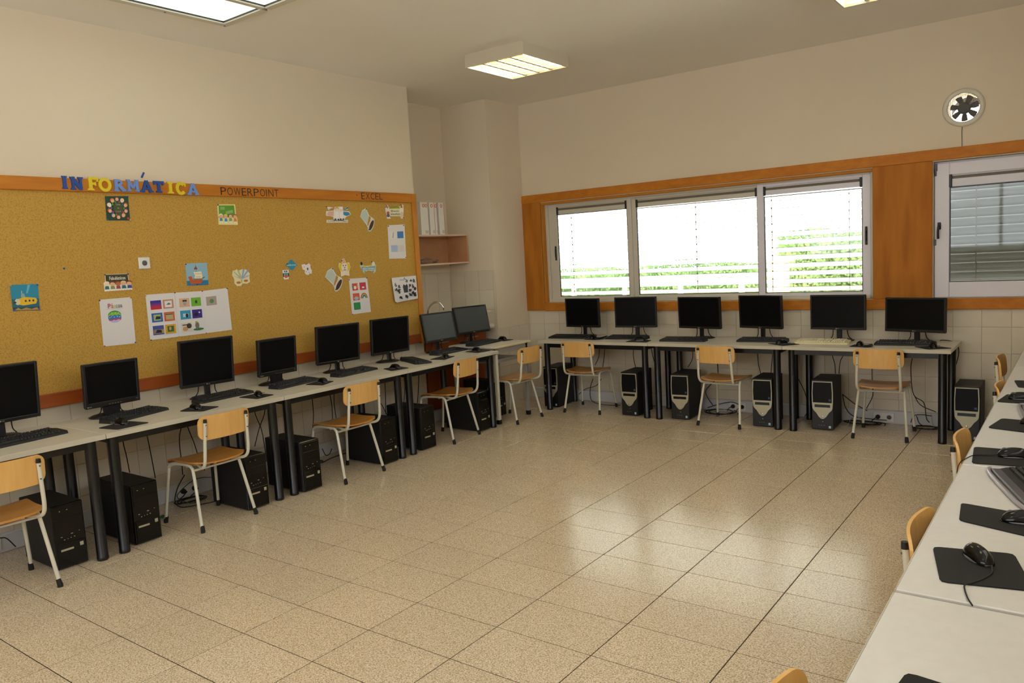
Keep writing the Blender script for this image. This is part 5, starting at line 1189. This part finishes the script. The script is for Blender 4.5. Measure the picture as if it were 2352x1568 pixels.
kl = near([(.0, 'behind the leftmost chair'), (.3, 'by the leftmost tower'), (.75, 'behind the second tower'), (1.2, 'left of the second desk chair'), (1.45, 'behind the second desk chair'), (1.9, 'by the third double legs'), (2.4, 'behind the third desk chair'), (2.85, 'by the fourth double legs'), (3.3, 'behind the chair by the cabinet'), (3.8, 'before the orange cabinet'), (4.5, 'under the corner desk')], 1)
kr = near([(.75, 'by the first silver-fronted tower'), (1.05, 'behind the left window chair'), (1.3, 'right of the left window chair'), (1.7, 'behind the second silver-fronted tower'), (2.05, 'by the first double legs'), (2.35, 'behind the third silver-fronted tower'), (2.6, 'behind the middle window chair'), (3.05, 'behind the fourth silver-fronted tower'), (3.3, 'by the second double legs'), (3.6, 'behind the fifth silver-fronted tower'), (3.9, 'behind the right window chair'), (4.2, 'right of the right window chair'), (4.5, 'at the end of the window desks')], 0)
cables(LC, 'under the cork board desks', kl); cables(BC, 'under the window desks', kr)
rn = random.Random(11)
def bundle(lb, cx, cy, r, n, m, z=.006, st=.6):
    k = MB(); p = []
    for i in range(n*8):
        a = i*PI/4; rr = r*(.7+.3*math.sin(i*.7)); p.append((cx+rr*math.cos(a)*st, cy+rr*math.sin(a), z+.0015*i/4+.006*abs(math.sin(i*1.3))))
    k.tube(smooth(p, 3), .0038, 6); tag(k.build('cable_coil', m), lb, 'cable')
bundle('coil of black cable on the floor behind the second desk chair', .17, 1.33, .13, 3, RUBBER)
bundle('tangle of black cable on the floor behind the third desk chair', .17, 2.40, .14, 4, RUBBER)
bundle('small green cable loop by the front foot of the second desk chair', .33, 1.02, .03, 2, GRN)
bundle('coil of black cable on the floor behind the middle window chair', 2.52, 5.55, .16, 3, RUBBER, st=1.2)
bundle('coil of black cable on the floor behind the right window chair', 3.82, 5.56, .09, 4, RUBBER, st=2.2)
bundle('black cable coil by the last legs of the window desks', 4.30, 5.56, .08, 3, RUBBER, st=1.6)
bundle('white cable loop on the floor by the steel corner desk', .62, 4.98, .09, 1, WHC)

# ------------------------------------------------------------------ outside the windows
b = MB(); b.box((-12, 6.0, -.45), (16, 30, -.35)); tag(b.build('paved_ground', PAVE), 'pale paved ground seen outside the windows', 'ground')
bpy.data.objects['paved_ground']['kind'] = 'structure'
for kk in ('label', 'category'): del bpy.data.objects['paved_ground'][kk]
rn = random.Random(2)
def hedge(lb, x0, x1, y, z1, n):
    k = MB(); k.box((x0, y+.15, -.35), (x1, y+.9, z1-.12))
    for i in range(n):
        fx = rn.uniform(x0, x1); fz = rn.uniform(.2, z1+.05*math.sin(fx*3)); fy = y+rn.uniform(-.05, .16)+(.25*rn.random() if fz > z1-.1 else 0)
        a = rn.uniform(0, 6.28); s_ = rn.uniform(.018, .034); d1 = Vector((math.cos(a), rn.uniform(-.4, .4), math.sin(a)))*s_; d2 = Vector((-math.sin(a), rn.uniform(-.6, .6), math.cos(a)))*s_*.6; c = Vector((fx, fy, fz))
        k.add([c-d1, c-d2, c+d1, c+d2], [(0, 1, 2, 3)])
    o = k.build('hedge', LEAF); tag(o, lb, 'hedge'); o['kind'] = 'stuff'
hedge('low clipped green hedge outside the left of the long window', -4.2, 2.15, 9.2, 1.40, 15000)
hedge('taller green hedge outside the right of the long window', 2.2, 4.3, 8.2, 1.72, 9000)
WP = mat('white_paint', '#e9ece8', .6)
t = thing('garden_fence', 'white post and rail fence in front of the low hedge', 'fence', (0, 8.1, -.35))
for z in (.5, 1.5): k = MB(); k.box((-6, 0, z), (2.1, .03, z+.06)); k.build('rail', WP, t)
for i in range(10): k = MB(); k.box((-5.8+i*.84, -.02, 0), (-5.73+i*.84, .0, 1.62)); k.build('post', WP, t)
t = thing('garden_pillar', 'cream pillar outside, left in the right-hand pane of the long window', 'pillar', (2.42, 7.6, -.35))
k = MB(); k.box((-.10, -.1, 0), (.10, .1, 1.75), .01); k.build('shaft', pc('#e6c89c'), t)
k = MB(); k.box((-.14, -.14, 1.75), (.14, .14, 1.82), .01); k.build('cap', WP, t)

# things that share a label are told apart by their order along the row
by = {}
for o in COL.objects:
    if o.parent is None and o.get('label') and o.name.startswith('cable'): by.setdefault(o['label'], []).append(o)
for lb, L_ in by.items():
    if len(L_) < 2: continue
    def cen(o):
        v = o.data.vertices; return (sum(q.co.x for q in v)+sum(q.co.y for q in v))/len(v)
    L_.sort(key=cen)
    w = {2: ('left', 'right'), 3: ('left', 'middle', 'right')}.get(len(L_)) or ['leftmost']+['%s from left' % q for q in ('second', 'third', 'fourth')][:len(L_)-2]+['rightmost']
    for o, q in zip(L_, w): o['label'] = q+' '+lb
